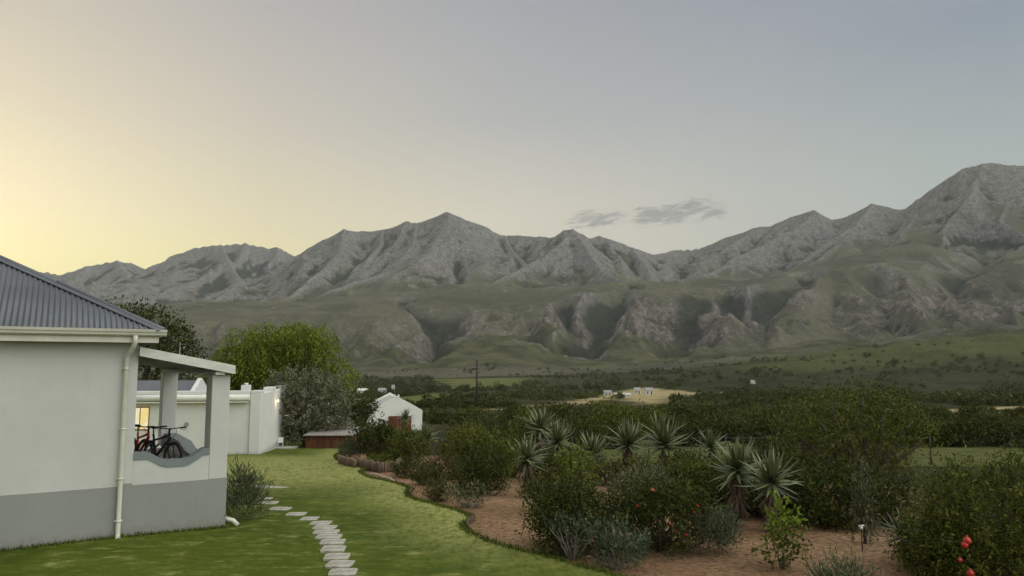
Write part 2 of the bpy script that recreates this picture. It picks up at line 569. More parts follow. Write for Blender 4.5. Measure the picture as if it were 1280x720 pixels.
def polyline_eval(X, Y, pts, fn):
    """calls fn(dist, z) for each segment; the caller folds the result"""
    for a, b in zip(pts[:-1], pts[1:]):
        dx, dy = b.x - a.x, b.y - a.y
        L2 = dx * dx + dy * dy
        t = np.clip(((X - a.x) * dx + (Y - a.y) * dy) / L2, 0, 1)
        ex, ey = X - (a.x + t * dx), Y - (a.y + t * dy)
        fn(np.sqrt(ex * ex + ey * ey), a.z + t * (b.z - a.z))


RAV = {}


def terrain_z(X, Y):
    """height and rock share of the land; X, Y arrays"""
    Yc = np.maximum(Y, 1.0)
    z = np.interp(Y, _KD, _KZ)
    rock = np.zeros_like(X)
    fan = np.zeros_like(X)
    RAV.update(rav=np.zeros_like(X), cliff=np.zeros_like(X))
    far = (Y > 700)
    if not far.any():
        return z, rock, fan
    x, y, zz = X[far], Y[far], z[far]
    wx = x + 60 * fbm(x / 420, y / 420, 3, seed=11)
    wy = y + 60 * fbm(x / 420, y / 420, 3, seed=21) + 60 * fbm(x / 1500, y / 1500, 2, seed=23)
    px = 640 + 930 * np.clip(x / y, -3, 3)
    yF, yT, yB = np.interp(px, _CP, _YF), np.interp(px, _CP, _YT), np.interp(px, _CP, _YB)
    dF = 2480 + 90 * fbm(x / 700, y * 0 + 1.7, 3, seed=31)
    dT = dF + 400
    dB = 3600.0
    zF = EYE + (455 - yF) / 930 * dF
    zT = EYE + (455 - yT) / 930 * dT
    zB = EYE + (455 - yB) / 930 * dB
    t0 = np.clip((y - 1300) / (dF - 1300), 0, 1)
    t1 = np.clip((y - dF) / (dT - dF), 0, 1)
    t1 = 0.55 * t1 + 0.45 * (t1 * t1 * (3 - 2 * t1))
    t2 = np.clip((y - dT) / (dB - dT), 0, 1)
    t3 = np.clip((y - dB) / 2500, 0, 1)
    base = np.where(y < dF, zz + (zF + 24.5) * t0 ** 1.7, np.where(y < dT, zF + (zT - zF) * t1, zT + (zB - zT) * t2))
    base = base + t3 * 60
    h = base.copy()
    crag = np.clip((y - dF + 20) / 80, 0, 1) * np.clip((dT + 10 - y) / 160, 0, 1)      # the cliff belt
    dcrest = np.full_like(x, 1e9)
    fn = np.zeros_like(x)
    for pts, s in RIDGES:
        best = np.full_like(x, -1e9)
        soft = s < 0.3

        def fold(d, zr, s=s, best=best, soft=soft):
            if soft:
                v = zr - (np.sqrt(d * d + 130 ** 2) - 130) * s
            else:
                v = zr - s * 800.0 * np.log1p(d / 800.0)
                np.minimum(dcrest, d, out=dcrest)
            np.maximum(best, v, out=best)
        f = 0.3 if soft else 0.28
        polyline_eval(wx * f + x * (1 - f), wy * f + y * (1 - f), pts, fold)
        if soft:
            fn = np.maximum(fn, np.clip((best - h) / 18 + 0.3, 0, 1) * (0.85 * np.clip((best + 22) / 42, 0.12, 1) if s < 0.15 else 1.0))
        k = 45.0 if soft else 20.0
        h = np.maximum(h, best) + np.maximum(0, k - np.abs(h - best)) ** 2 / (4 * k)
    spur = np.full_like(x, -1e9)

    def folds(d, zr):
        np.maximum(spur, zr - 1.05 * 350.0 * np.log1p((np.sqrt(d * d + 55.0 ** 2) - 55.0) / 350.0), out=spur)
    for pts in SPURS:
        polyline_eval(wx * .5 + x * .5, wy * .5 + y * .5, pts, folds)
    lip_cut = np.clip((dT + 60 - y) / 120, 0, 1)
    spur = np.where(lip_cut > 0, spur, -1e9)
    onspur = np.clip((spur - h) / 25, 0, 1) * lip_cut
    high = np.clip((h - base - 10) / 160, 0, 1)                                      # on the mountains proper
    top = np.clip((h - base) / 420, 0, 1)
    spur = np.where(px > 1020, spur - 25 * np.clip((px - 1020) / 60, 0, 1), spur)
    k = 30.0
    h = np.maximum(h, spur) + np.where(spur > -1e8, np.maximum(0, k - np.abs(h - spur)) ** 2 / (4 * k), 0)
    crag = np.maximum(crag, onspur)
    # gorges
    cut = np.zeros_like(h)
    for pts, s in GORGES:
        best = np.full_like(x, 1e9)

        low_ravine = pts[0].y < 2800

        def foldg(d, zr, s=s * (.88 if low_ravine else 1.15), best=best, w0=14 if low_ravine else 8):
            np.minimum(best, zr + np.maximum(d - w0, 0) * s + np.maximum(d - 170, 0) * 1.6, out=best)
        polyline_eval(wx * .6 + x * .4, wy * .6 + y * .4, pts, foldg)
        nh = np.minimum(h, best)
        cut = np.maximum(cut, h - nh)
        h = nh
    incut = np.clip(cut / 40, 0, 1)
    # erosion: buttresses and gullies running down the faces, gentle along the crests
    fade = 0.12 + 0.88 * np.clip(dcrest / 300, 0, 1)
    ero = np.clip((y - 1500) / 800, 0.0, 1)
    r1 = ridged(wx / 430, wy / 1150, 3, 0.5, seed=41)
    h = h + (135 * high * fade + 30 * crag + 5 + 15 * incut) * ero * (r1 - 0.85) * 0.8
    r2 = ridged(x / 170 + 7, y / 240, 3, 0.5, seed=51)
    h = h + (28 * high * fade + 17 * crag + 6 * incut) * (r2 - 0.85)
    r3 = ridged(x / 62 + 3, y / 62, 2, 0.6, seed=57)
    h = h + (9 * high * fade + 7 * crag + 3 * incut) * (r3 - 0.7)
    # knolls and swells on the bench and fans
    calm = (1 - high) * (1 - crag) * np.clip((y - 1400) / 900, 0, 1)
    h = h + calm * (12 * fbm(x / 240, y / 240, 4, seed=71) + 9 * ridged(x / 330, y / 330, 3, seed=75) - 8)
    z[far] = zz + (h - zz) * np.clip((y - 700) / 200, 0, 1)
    hill = (y < dF - 10)
    crag_r = crag * (0.45 + 0.55 * np.clip((px - 380) / 160, 0, 1)) * (1 - 0.5 * np.clip((px - 960) / 80, 0, 1))
    rk = 0.42 * high + 0.40 * top + 0.33 * crag_r + 0.25 * incut + 0.12
    rk = np.where(hill, 0.02, rk)
    rk = rk + 0.45 * fbm(x / 360, y / 360, 4, seed=81) - np.where(hill, 0.25, 0)
    rock[far] = np.clip(rk, 0, 1)
    RAV['rav'][far] = np.clip(cut / 55, 0, 1) * np.clip((dT + 350 - y) / 300, 0, 1)
    RAV['cliff'][far] = crag
    fan[far] = np.clip(fn * 1.2 + 0.5 * fbm(x / 260, y / 260, 3, seed=85), 0, 1) * hill
    return z, rock, fan


def blur(a, k):
    """box blur along both grid axes"""
    for ax in (0, 1):
        c = np.cumsum(np.concatenate([np.repeat(np.take(a, [0], ax), k + 1, ax), a, np.repeat(np.take(a, [-1], ax), k, ax)], ax), ax)
        n = a.shape[ax]
        a = (np.take(c, range(2 * k + 1, 2 * k + 1 + n), ax) - np.take(c, range(0, n), ax)) / (2 * k + 1)
    return a


# azimuth columns: fine inside the view, coarse round the rest
_az = np.concatenate([np.linspace(-180, -44, 40, endpoint=False), np.degrees(np.arctan(np.linspace(math.tan(R(-44)), math.tan(R(44)), 1150))), np.linspace(44, 180, 41)[1:]])


def polar_sheet(name, radii, mat, attrs_fn=None, zfn=None):
    A, RR = np.meshgrid(np.radians(_az), radii)
    fine = np.abs(A) < R(45)
    # inside the view rows are lines of equal depth, outside they are arcs
    k = np.where(fine, 1 / np.cos(np.clip(A, -R(45), R(45))), 1 / math.cos(R(45)))
    X, Y = np.sin(A) * RR * k, np.cos(A) * RR * k
    Z, rock, fan = terrain_z(X, Y)
    nr, na = X.shape
    if nr * na > 0:
        # slope adds bare rock
        gr = np.gradient(Z, axis=0) / np.maximum(np.abs(np.gradient(Y, axis=0)), 1e-3)
        ga = np.gradient(Z, axis=1) / np.maximum(np.abs(np.gradient(X, axis=1)), 1e-3)
        slope = np.sqrt(gr ** 2 + np.minimum(ga ** 2, 9))
    cv = np.clip((Z - blur(Z, 3)) / 9, -1, 1) * .5 + np.clip((Z - blur(Z, 9)) / 30, -1, 1) * .5
    attrs = {'rock': rock, 'slope': np.clip(slope, 0, 3), 'convex': cv, 'fan': fan, 'ravine': RAV['rav'], 'cliff': RAV['cliff']}
    if attrs_fn: attrs.update(attrs_fn(X, Y, Z))
    idx = np.arange(nr * na).reshape(nr, na)
    f = np.stack([idx[:-1, :-1], idx[:-1, 1:], idx[1:, 1:], idx[1:, :-1]], -1).reshape(-1, 4)[:, ::-1]
    V = np.stack([X, Y, Z], -1).reshape(-1, 3)
    o = np_mesh(name, V, f, None, mat, attrs, smooth=True)
    o['kind'] = 'structure'
    return o


def mountain_material():
    t = NT('mountain_rock_and_heath')
    p = t.pos()
    rock = t.attr('rock')
    slope = t.attr('slope')
    nb = t.noise(1 / 90, 7, 0.65, p)
    nf = t.noise(1 / 13, 6, 0.74, t.pos((1, 1, 0.55)))
    ng = t.noise(1 / 420, 4, 0.55, p)
    # rock strata: stretched noise
    ps = t.pos((1 / 26, 1 / 26, 1 / 40))
    st = t.noise(1.0, 7, 0.72, ps, 1.2)
    rockc = t.mix(t.step(st, 0.3, 0.72), (0.072, 0.068, 0.063), (0.255, 0.242, 0.226))
    rockc = t.mix(t.step(nf, 0.48, 0.68), rockc, (0.265, 0.250, 0.230))
    heath = t.mix(t.step(ng, 0.35, 0.65), (0.078, 0.079, 0.052), (0.135, 0.130, 0.086))
    heath = t.mix(t.step(nf, 0.45, 0.70), heath, (0.060, 0.062, 0.041))
    heath = t.mix(t.step(nb, 0.56, 0.70), heath, (0.175, 0.168, 0.098))
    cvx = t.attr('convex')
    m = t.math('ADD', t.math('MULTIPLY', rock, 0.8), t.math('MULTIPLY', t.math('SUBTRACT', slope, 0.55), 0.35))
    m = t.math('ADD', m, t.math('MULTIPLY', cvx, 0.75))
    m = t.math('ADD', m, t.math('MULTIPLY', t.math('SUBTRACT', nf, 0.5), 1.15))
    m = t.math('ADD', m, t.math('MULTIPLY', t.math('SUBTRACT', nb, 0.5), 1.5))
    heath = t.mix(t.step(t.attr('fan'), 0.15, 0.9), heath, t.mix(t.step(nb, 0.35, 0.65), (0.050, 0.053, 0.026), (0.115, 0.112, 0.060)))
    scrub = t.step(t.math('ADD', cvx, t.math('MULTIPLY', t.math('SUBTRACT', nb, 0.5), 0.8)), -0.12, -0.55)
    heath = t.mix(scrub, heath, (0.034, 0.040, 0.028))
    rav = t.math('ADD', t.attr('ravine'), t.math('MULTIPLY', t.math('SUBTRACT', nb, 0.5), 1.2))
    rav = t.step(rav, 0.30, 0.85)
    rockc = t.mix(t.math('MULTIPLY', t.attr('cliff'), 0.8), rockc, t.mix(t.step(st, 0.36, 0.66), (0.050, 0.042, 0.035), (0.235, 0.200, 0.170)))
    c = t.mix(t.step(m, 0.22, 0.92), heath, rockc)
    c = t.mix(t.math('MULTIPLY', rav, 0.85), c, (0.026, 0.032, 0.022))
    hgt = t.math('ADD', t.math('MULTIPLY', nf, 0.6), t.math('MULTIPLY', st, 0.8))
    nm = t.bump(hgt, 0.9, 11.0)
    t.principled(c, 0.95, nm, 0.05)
    return t.m


def poly_mask(px, py, poly, soft=1.5):
    """soft inside-test of a polygon given in photo pixels"""
    inside = np.zeros(px.shape, bool)
    dmin = np.full(px.shape, 1e9)
    n = len(poly)
    for i in range(n):
        (x0, y0), (x1, y1) = poly[i], poly[(i + 1) % n]
        c = ((y0 > py) != (y1 > py))
        with np.errstate(divide='ignore', invalid='ignore'):
            xi = (x1 - x0) * (py - y0) / (y1 - y0 + 1e-9) + x0
        inside ^= c & (px < xi)
        L2 = (x1 - x0) ** 2 + (y1 - y0) ** 2
        tt = np.clip(((px - x0) * (x1 - x0) + (py - y0) * (y1 - y0)) / L2, 0, 1)
        dmin = np.minimum(dmin, np.hypot(px - x0 - tt * (x1 - x0), py - y0 - tt * (y1 - y0)))
    sd = np.where(inside, dmin, -dmin)
    return np.clip(sd / soft * 0.5 + 0.5, 0, 1)


def world_poly(poly):
    return [(G(x, y).x, G(x, y).y) for x, y in poly]


TAN_FIELDS = [[(640, 512), (690, 505), (735, 498), (762, 492), (790, 488), (800, 492), (775, 497), (740, 503), (705, 508), (660, 514)],
              [(765, 491), (800, 487), (850, 489), (885, 491), (840, 496), (830, 503), (800, 506), (782, 500)],
              [(1148, 513), (1200, 511), (1262, 508), (1300, 507), (1300, 510), (1220, 513), (1195, 516), (1150, 517)],
              [(855, 491), (905, 490), (905, 492), (855, 494)], [(470, 489), (482, 488), (484, 490), (470, 491)]]
GREEN_FIELDS = [[(1120, 600), (1128, 562), (1150, 558), (1290, 560), (1360, 575), (1360, 640), (1150, 640)],
                [(690, 590), (740, 560), (772, 553), (905, 553), (950, 560), (900, 590), (780, 600)],
                [(540, 470), (600, 462), (660, 468), (650, 484), (560, 486)],
                [(430, 500), (500, 496), (560, 490), (520, 506), (440, 510)],
                ]


def valley_attrs(X, Y, Z):
    tan, green = np.zeros_like(X), np.zeros_like(X)
    sel = (Y > 30) & (Y < 1400)
    # work in true plan space, scaled so that the soft edge is a few metres at range
    for polys, arr in ((TAN_FIELDS, tan), (GREEN_FIELDS, green)):
        for poly in polys:
            w = world_poly(poly)
            ym = sum(q[1] for q in w) / len(w)
            j = ym * 0.02 * fbm(X[sel] / (ym * .05), Y[sel] / (ym * .05), 3, seed=91)
            arr[sel] = np.maximum(arr[sel], poly_mask(X[sel] + j, Y[sel] + j, w, ym * 0.012))
    return {'tan': tan, 'green': green}


def valley_material(soil=False):
    t = NT('garden_soil_and_veld' if soil else 'valley_veld')
    p = t.pos()
    n1 = t.noise(1 / 45 if not soil else 1 / 6, 6, 0.62, p)
    n2 = t.noise(1 / 9 if not soil else 1.1, 6, 0.7, p)
    heath = t.mix(t.step(n1, 0.38, 0.62), (0.024, 0.026, 0.010), (0.048, 0.047, 0.020))
    heath = t.mix(t.step(n2, 0.52, 0.66), heath, (0.017, 0.020, 0.010))
    green = t.mix(t.step(n2, 0.35, 0.65), (0.080, 0.092, 0.026), (0.135, 0.140, 0.050))
    tanc = t.mix(t.step(n2, 0.35, 0.65), (0.24, 0.19, 0.10), (0.40, 0.32, 0.17))
    c = t.mix(t.math('MAXIMUM', t.attr('green'), t.math('MULTIPLY', t.step(t.attr('fan'), 0.15, 0.9), 0.5)), heath, green)
    c = t.mix(t.attr('tan'), c, tanc)
    if soil:
        n3 = t.noise(9.0, 6, 0.75, p)
        s = t.mix(t.step(n1, 0.35, 0.65), (0.300, 0.178, 0.098), (0.450, 0.300, 0.178))
        s = t.mix(t.step(n3, 0.42, 0.62), s, (0.185, 0.108, 0.060))
        n4 = t.noise(26.0, 3, 0.6, p)
        s = t.mix(t.step(n4, 0.66, 0.74), s, (0.42, 0.31, 0.22))
        n5 = t.noise(3.1, 5, 0.7, p)
        s = t.mix(t.step(n5, 0.60, 0.70), s, (0.14, 0.095, 0.055))
        c = t.mix(t.attr('soil'), c, s)
        nm = t.bump(t.math('ADD', t.math('ADD', t.math('MULTIPLY', n3, 0.7), t.math('MULTIPLY', n4, 0.3)), t.math('MULTIPLY', n5, 1.6)), 1.0, 0.10)
        t.principled(c, 0.95, nm, 0.08)
    else:
        nm = t.bump(t.math('ADD', n2, n1), 0.6, 3.0)
        t.principled(c, 0.95, nm, 0.05)
    return t.m


SOIL_ZONE = [(380, 760), (400, 600), (430, 566), (500, 572), (640, 566), (760, 585), (900, 592), (1120, 610), (1150, 680), (1300, 720), (1500, 800), (1400, 1200), (200, 1200)]


def ground_attrs(X, Y, Z):
    a = valley_attrs(X, Y, Z)
    w = world_poly(SOIL_ZONE[:10]) + [(14, 8), (14, 3), (-3, 3), (-3, 8)]
    s = poly_mask(X + 0.3 * fbm(X / 2, Y / 2, 3, seed=95), Y + 0.3 * fbm(X / 2, Y / 2, 3, seed=96), w, 0.8)
    a['soil'] = s
    return a


_r1 = np.concatenate([np.linspace(0.4, 8, 14), np.geomspace(8, 120, 180)[1:]])
_r2 = np.geomspace(120, 1500, 230)
_r3 = np.concatenate([np.geomspace(1500, 2200, 50), np.linspace(2200, 3100, 170)[1:], np.linspace(3100, 5400, 230)[1:], np.linspace(5400, 8200, 90)[1:], np.geomspace(8200, 14000, 10)[1:]])
polar_sheet('ground', _r1, valley_material(True), ground_attrs)
polar_sheet('valley_floor', _r2, valley_material(False), valley_attrs)
polar_sheet('mountains', _r3, mountain_material())

# evening air between here and the ranges
hz = MB()
hz.box(-15000, 15000, -3000, 14500, -40, 1900)
tz = NT('haze_air')
vol = tz.n('ShaderNodeVolumePrincipled')
vol.inputs['Color'].default_value = (0.80, 0.84, 0.88, 1)
vol.inputs['Density'].default_value = 3.2e-5
vol.inputs['Anisotropy'].default_value = 0.2
tz.t.links.new(vol.outputs[0], tz.out.inputs['Volume'])
haze = hz.build('haze', tz.m)
haze['kind'] = 'stuff'
# ------------------------------------------------------------------ lawn, path
def lawn_material():
    t = NT('mown_lawn')
    p = t.pos()
    big = t.noise(0.22, 4, 0.6, p)
    mid = t.noise(4.5, 7, 0.75, t.pos((0.6, 1.0, 1)))
    streak = t.noise(4.0, 7, 0.75, t.pos((1.9, 0.8, 1), rot=(0, 0, R(-30))))
    fine = t.noise(22, 4, 0.7, p)
    c = t.mix(t.step(big, 0.35, 0.65), (0.040, 0.064, 0.004), (0.076, 0.104, 0.009))
    c = t.mix(t.step(mid, 0.45, 0.70), c, (0.125, 0.142, 0.022))
    pale = t.math('MULTIPLY', t.attr('pale'), t.step(streak, 0.30, 0.62))
    pale = t.math('MAXIMUM', pale, t.math('MULTIPLY', t.step(t.noise(2.4, 7, 0.75, t.pos((0.6, 1, 1))), 0.52, 0.70), 0.62))
    c = t.mix(pale, c, (0.34, 0.34, 0.115))
    c = t.mix(t.math('MULTIPLY', t.step(fine, 0.5, 0.7), 0.5), c, (0.035, 0.058, 0.014))
    nm = t.bump(fine, 0.7, 0.03)
    t.principled(c, 0.9, nm, 0.1)
    return t.m


LAWN_EDGE_PX = [(800, 733), (742, 716), (690, 701), (640, 690), (612, 681), (590, 671), (581, 663), (583, 657), (590, 652), (588, 647),
                (575, 642), (548, 635), (524, 629), (512, 624), (510, 619), (514, 614), (505, 610), (486, 605), (466, 600), (455, 596), (452, 592),
                (457, 588), (452, 583), (438, 580), (424, 577), (419, 572), (432, 566), (440, 560)]
lawn_poly = [(p.x, p.y) for p in (G(*q) for q in LAWN_EDGE_PX)]
lawn_poly = [(9.0, 7.2), (12.0, 4.0), (12.0, -6.0), (-30.0, -6.0), (-30.0, 44.0), (-11, 46.5)][3:] [::1] + [] if False else lawn_poly
_far = lawn_poly[-1]
LAWN = [(12.0, -6.0), (9.0, 6.6)] + lawn_poly + [(_far[0] - 1.0, _far[1] + 5), (-16.0, _far[1] + 7), (-40.0, _far[1] + 7), (-40.0, -6.0)]


def smooth_poly(poly, rounds=2, keep=()):
    for _ in range(rounds):
        q = []
        for i in range(len(poly)):
            a, b = poly[i], poly[(i + 1) % len(poly)]
            if math.hypot(a[0] - b[0], a[1] - b[1]) > 8:
                q += [a, b]
            else:
                q += [(a[0] * .75 + b[0] * .25, a[1] * .75 + b[1] * .25), (a[0] * .25 + b[0] * .75, a[1] * .25 + b[1] * .75)]
        poly = q
    return poly


def in_poly(x, y, poly):
    c = False
    n = len(poly)
    for i in range(n):
        x0, y0 = poly[i]
        x1, y1 = poly[(i + 1) % n]
        if (y0 > y) != (y1 > y) and x < (x1 - x0) * (y - y0) / (y1 - y0) + x0:
            c = not c
    return c


LAWN_S = smooth_poly(LAWN)


def build_lawn():
    """turf slab 7 cm above the soil, its cut edge showing along the beds"""
    bm = bmesh.new()
    vs = [bm.verts.new((x, y, 0)) for x, y in LAWN_S]
    f = bm.faces.new(vs)
    bmesh.ops.triangulate(bm, faces=[f])
    # refine by slicing with lines of equal depth where the slope changes
    for cy in list(np.arange(-4, 16, 1.0)) + list(np.geomspace(16, 52, 36)):
        g = bm.verts[:] + bm.edges[:] + bm.faces[:]
        bmesh.ops.bisect_plane(bm, geom=g, plane_co=(0, cy, 0), plane_no=(0, 1, 0))
    for cx in np.arange(-38, 12, 1.0):
        g = bm.verts[:] + bm.edges[:] + bm.faces[:]
        bmesh.ops.bisect_plane(bm, geom=g, plane_co=(cx, 0, 0), plane_no=(1, 0, 0))
    for v in bm.verts:
        v.co.z = gz(v.co.x, v.co.y) + 0.07 + 0.02 * math.sin(v.co.x * 1.3) * math.sin(v.co.y * .9)
    be = [e for e in bm.edges if len(e.link_faces) == 1]
    ext = bmesh.ops.extrude_edge_only(bm, edges=be)['geom']
    for v in ext:
        if isinstance(v, bmesh.types.BMVert):
            v.co.z -= 0.12
    bmesh.ops.recalc_face_normals(bm, faces=bm.faces)
    me = bpy.data.meshes.new('lawn')
    bm.to_mesh(me)
    bm.free()
    co = np.zeros(len(me.vertices) * 3, np.float32)
    me.vertices.foreach_get('co', co)
    co = co.reshape(-1, 3)
    X, Y = co[:, 0].astype(float), co[:, 1].astype(float)
    # pale dry grass: a band along the right-hand beds and the far half
    d = np.full(X.shape, 1e9)
    for a, b in zip(lawn_poly[:-1], lawn_poly[1:]):
        dx, dy = b[0] - a[0], b[1] - a[1]
        tt = np.clip(((X - a[0]) * dx + (Y - a[1]) * dy) / (dx * dx + dy * dy + 1e-9), 0, 1)
        d = np.minimum(d, np.hypot(X - a[0] - tt * dx, Y - a[1] - tt * dy))
    pale = np.clip(1.1 - d / 1.7, 0, 0.9) * np.clip((Y - 10) / 5, 0.1, 1)
    pale = np.maximum(pale, 0.85 * np.clip((Y - 19) / 5, 0, 1) * np.clip((38 - Y) / 4, 0, 1))
    a = me.attributes.new('pale', 'FLOAT', 'POINT')
    a.data.foreach_set('value', pale.astype(np.float32))
    o = link_mesh('lawn', me, None, lawn_material())
    o['kind'] = 'structure'
    return o


build_lawn()


def lz(x, y):
    return gz(x, y) + 0.07


# short blades that break the mown surface up close
def lawn_blades():
    rs = np.random.RandomState(3)
    n = 150000
    # more of them near the viewer
    y = 7.0 + 19 * rs.rand(n * 2) ** 1.6
    x = -0.75 * y + rs.rand(n * 2) * (0.95 * y)
    poly = LAWN_S
    ok = poly_mask(x, y, poly, 0.02) > 0.5
    # not inside the house
    hx, hy = x - HOUSE_C.x, y - HOUSE_C.y
    lx, ly = hx * HC + hy * HS, -hx * HS + hy * HC
    ok &= ~((lx < 0.1) & (ly > -0.02))
    x, y = x[ok][:n], y[ok][:n]
    n = len(x)
    h = 0.020 + 0.034 * rs.rand(n) ** 1.5 * np.clip(y / 12, 0.8, 1.5)
    w = 0.007 + 0.013 * rs.rand(n) * np.clip(y / 10, 0.8, 1.8)
    # unmown tufts leaning over the cut edge of the beds
    ex, ey = [], []
    for p0, p1 in zip(lawn_poly[:-1], lawn_poly[1:]):
        k = int(math.hypot(p1[0] - p0[0], p1[1] - p0[1]) * 220)
        tt = rs.rand(k)
        ex.append(p0[0] + (p1[0] - p0[0]) * tt + rs.normal(size=k) * .05 - .03)
        ey.append(p0[1] + (p1[1] - p0[1]) * tt + rs.normal(size=k) * .05)
    # and along the foot of the house wall
    k = 2600
    lx, ly = -8 + 8.1 * rs.rand(k), -.03 - np.abs(rs.normal(size=k)) * .05
    ex.append(HOUSE_C.x + lx * HC - ly * HS)
    ey.append(HOUSE_C.y + lx * HS + ly * HC)
    ex, ey = np.concatenate(ex), np.concatenate(ey)
    h = np.concatenate([h, .03 + .07 * rs.rand(len(ex)) ** 2])
    w = np.concatenate([w, .007 + .010 * rs.rand(len(ex))])
    x, y = np.concatenate([x, ex]), np.concatenate([y, ey])
    n = len(x)
    a = rs.rand(n) * 6.283
    lean = (rs.rand(n, 2) - .5) * 0.04
    z = np.interp(y, _KD, _KZ) + 0.07
    z = z + 0.02 * np.sin(x * 1.3) * np.sin(y * .9) - 0.004
    V = np.zeros((n, 3, 3), np.float32)
    V[:, 0] = np.stack([x - np.cos(a) * w, y - np.sin(a) * w, z], 1)
    V[:, 1] = np.stack([x + np.cos(a) * w, y + np.sin(a) * w, z], 1)
    V[:, 2] = np.stack([x + lean[:, 0], y + lean[:, 1], z + h], 1)
    F = np.arange(n * 3).reshape(n, 3)
    t = NT('grass_blades')
    tv = t.attr('tint')
    t.principled(t.mix(tv, (0.040, 0.070, 0.008), (0.160, 0.180, 0.042)), 0.8, None, 0.1)
    o = np_mesh('lawn_grass', V.reshape(-1, 3), F, None, t.m, {'tint': np.repeat(rs.rand(n) ** 1.6, 3)})
    tag(o, 'short mown grass blades across the near lawn', 'grass', kind='stuff')


HOUSE_RZ = R(32)
HC, HS = math.cos(HOUSE_RZ), math.sin(HOUSE_RZ)
HOUSE_C = U(281, 655, 14.9)
HOUSE_C.z = 0.0
lawn_blades()

# ------------------------------------------------------------------ building materials
def plaster(name, c, streaks=0.5):
    t = NT(name)
    p = t.pos()
    n1 = t.noise(0.9, 5, 0.6, p)
    n2 = t.noise(5.0, 6, 0.7, t.pos((1, 1, 0.25)))
    col = t.mix(t.step(n1, 0.35, 0.7), tuple(v * 0.93 for v in c), c)
    col = t.mix(t.math('MULTIPLY', t.step(n2, 0.56, 0.75), 0.22 * streaks), col, tuple(v * 0.62 for v in c))
    n3 = t.noise(2.6, 6, 0.72, p)
    col = t.mix(t.math('MULTIPLY', t.step(n3, 0.5, 0.72), 0.12), col, tuple(v * 0.70 for v in c))
    sx = t.n('ShaderNodeSeparateXYZ')
    t.t.links.new(t.pos(), sx.inputs[0])
    low = t.math('ADD', sx.outputs[2], t.math('MULTIPLY', t.noise(7, 5, 0.7, p), 0.55))
    col = t.mix(t.math('MULTIPLY', t.step(low, 0.56, 0.22), 0.45), col, (0.14, 0.115, 0.085))
    nm = t.bump(t.math('ADD', t.noise(38, 5, 0.7, p), t.math('MULTIPLY', n3, 2.0)), 0.16, 0.02)
    t.principled(col, 0.85, nm, 0.2)
    return t.m


M_WHITE = plaster('white_plaster', (0.55, 0.55, 0.525), .8)
M_DADO = plaster('grey_dado_paint', (0.285, 0.29, 0.272), 1.0)
M_COPING = plaster('blue_grey_coping_paint', (0.20, 0.225, 0.225), 0.6)
M_TRIM = simple_mat('cream_trim_paint', (0.62, 0.60, 0.52), 0.08, 3, 0.45, 0.1)
M_BEAM = simple_mat('weathered_white_timber', (0.62, 0.61, 0.56), 0.12, 4, 0.7, 0.3, stretch=(1, 1, 6))
M_SOFFIT = simple_mat('grey_green_painted_boards', (0.40, 0.40, 0.35), 0.15, 2, 0.7, 0.2)
M_BLACK = simple_mat('black_rubber', (0.012, 0.012, 0.013), 0.3, 20, 0.7)
M_GLASS_DARK = simple_mat('dark_window', (0.02, 0.02, 0.022), 0.1, 5, 0.1, spec=0.6)


def roof_metal(name, c=(0.118, 0.126, 0.140)):
    t = NT(name)
    p = t.pos()
    n1 = t.noise(0.7, 5, 0.6, p)
    n2 = t.noise(12, 4, 0.7, p)
    col = t.mix(t.step(n1, 0.3, 0.7), tuple(v * 0.85 for v in c), tuple(v * 1.15 for v in c))
    col = t.mix(t.math('MULTIPLY', t.step(n2, 0.55, 0.75), 0.3), col, tuple(v * 0.6 for v in c))
    t.principled(col, 0.42, None, 0.4, 0.25)
    return t.m


M_ROOF = roof_metal('grey_corrugated_iron')


def corrugated(name, quad_fn, length_pts, width, pitch=0.076, amp=0.011, parent=None, mat=None):
    pass


def corrugated_plane(name, p0, along, up, lo_fn, hi_fn, L, parent, mat, pitch=0.09, amp=0.014):
    """ribbed sheet: ribs run along 'up'; s measured along 'along' from p0; lo_fn/hi_fn give the run of each rib"""
    p0, along, up = Vector(p0), Vector(along).normalized(), Vector(up).normalized()
    nrm = along.cross(up).normalized()
    n = int(L / pitch * 6) + 1
    V, F = [], []
    for i in range(n + 1):
        s = L * i / n
        o = nrm * (amp * math.cos(2 * math.pi * s / pitch))
        a = p0 + along * s + up * lo_fn(s) + o
        b = p0 + along * s + up * max(hi_fn(s), lo_fn(s) + 0.001) + o
        V += [a, b, a - nrm * 0.004, b - nrm * 0.004]
        if i:
            k = 4 * (i - 1)
            F += [(k, k + 4, k + 5, k + 1), (k + 2, k + 3, k + 7, k + 6), (k, k + 2, k + 6, k + 4)]
    return np_mesh(name, [tuple(v) for v in V], F, parent, mat, None, True)


# ------------------------------------------------------------------ the white house with its porch
house = empty('white_house', HOUSE_C, HOUSE_RZ)
tag(house, 'white plastered house with grey dado, grey hipped iron roof and open side porch', 'house')
XW = -1.66          # right-hand end of the house wall
EAVE = 3.72
DADO = 0.97
W_LEN, DEPTH = 10.0, 7.6


def hpart(mb, name, mat, parent=house, bevel=0.0):
    return mb.build(name, mat, parent, bevel)


m = MB(); m.box(XW - W_LEN, XW, 0, DEPTH, DADO, EAVE); hpart(m, 'wall', M_WHITE)
m = MB(); m.box(XW - W_LEN - .004, -1.83, -0.012, DEPTH, -0.3, DADO); hpart(m, 'dado', M_DADO)
m = MB(); m.box(-1.83, XW, -0.006, DEPTH, -0.3, DADO + 0.045); m.box(XW, 0.006, -0.006, 0.24, -0.3, DADO + .002); m.box(-0.24, 0.006, 0.24, DEPTH, -0.3, DADO + .002); hpart(m, 'porch_dado', M_DADO)
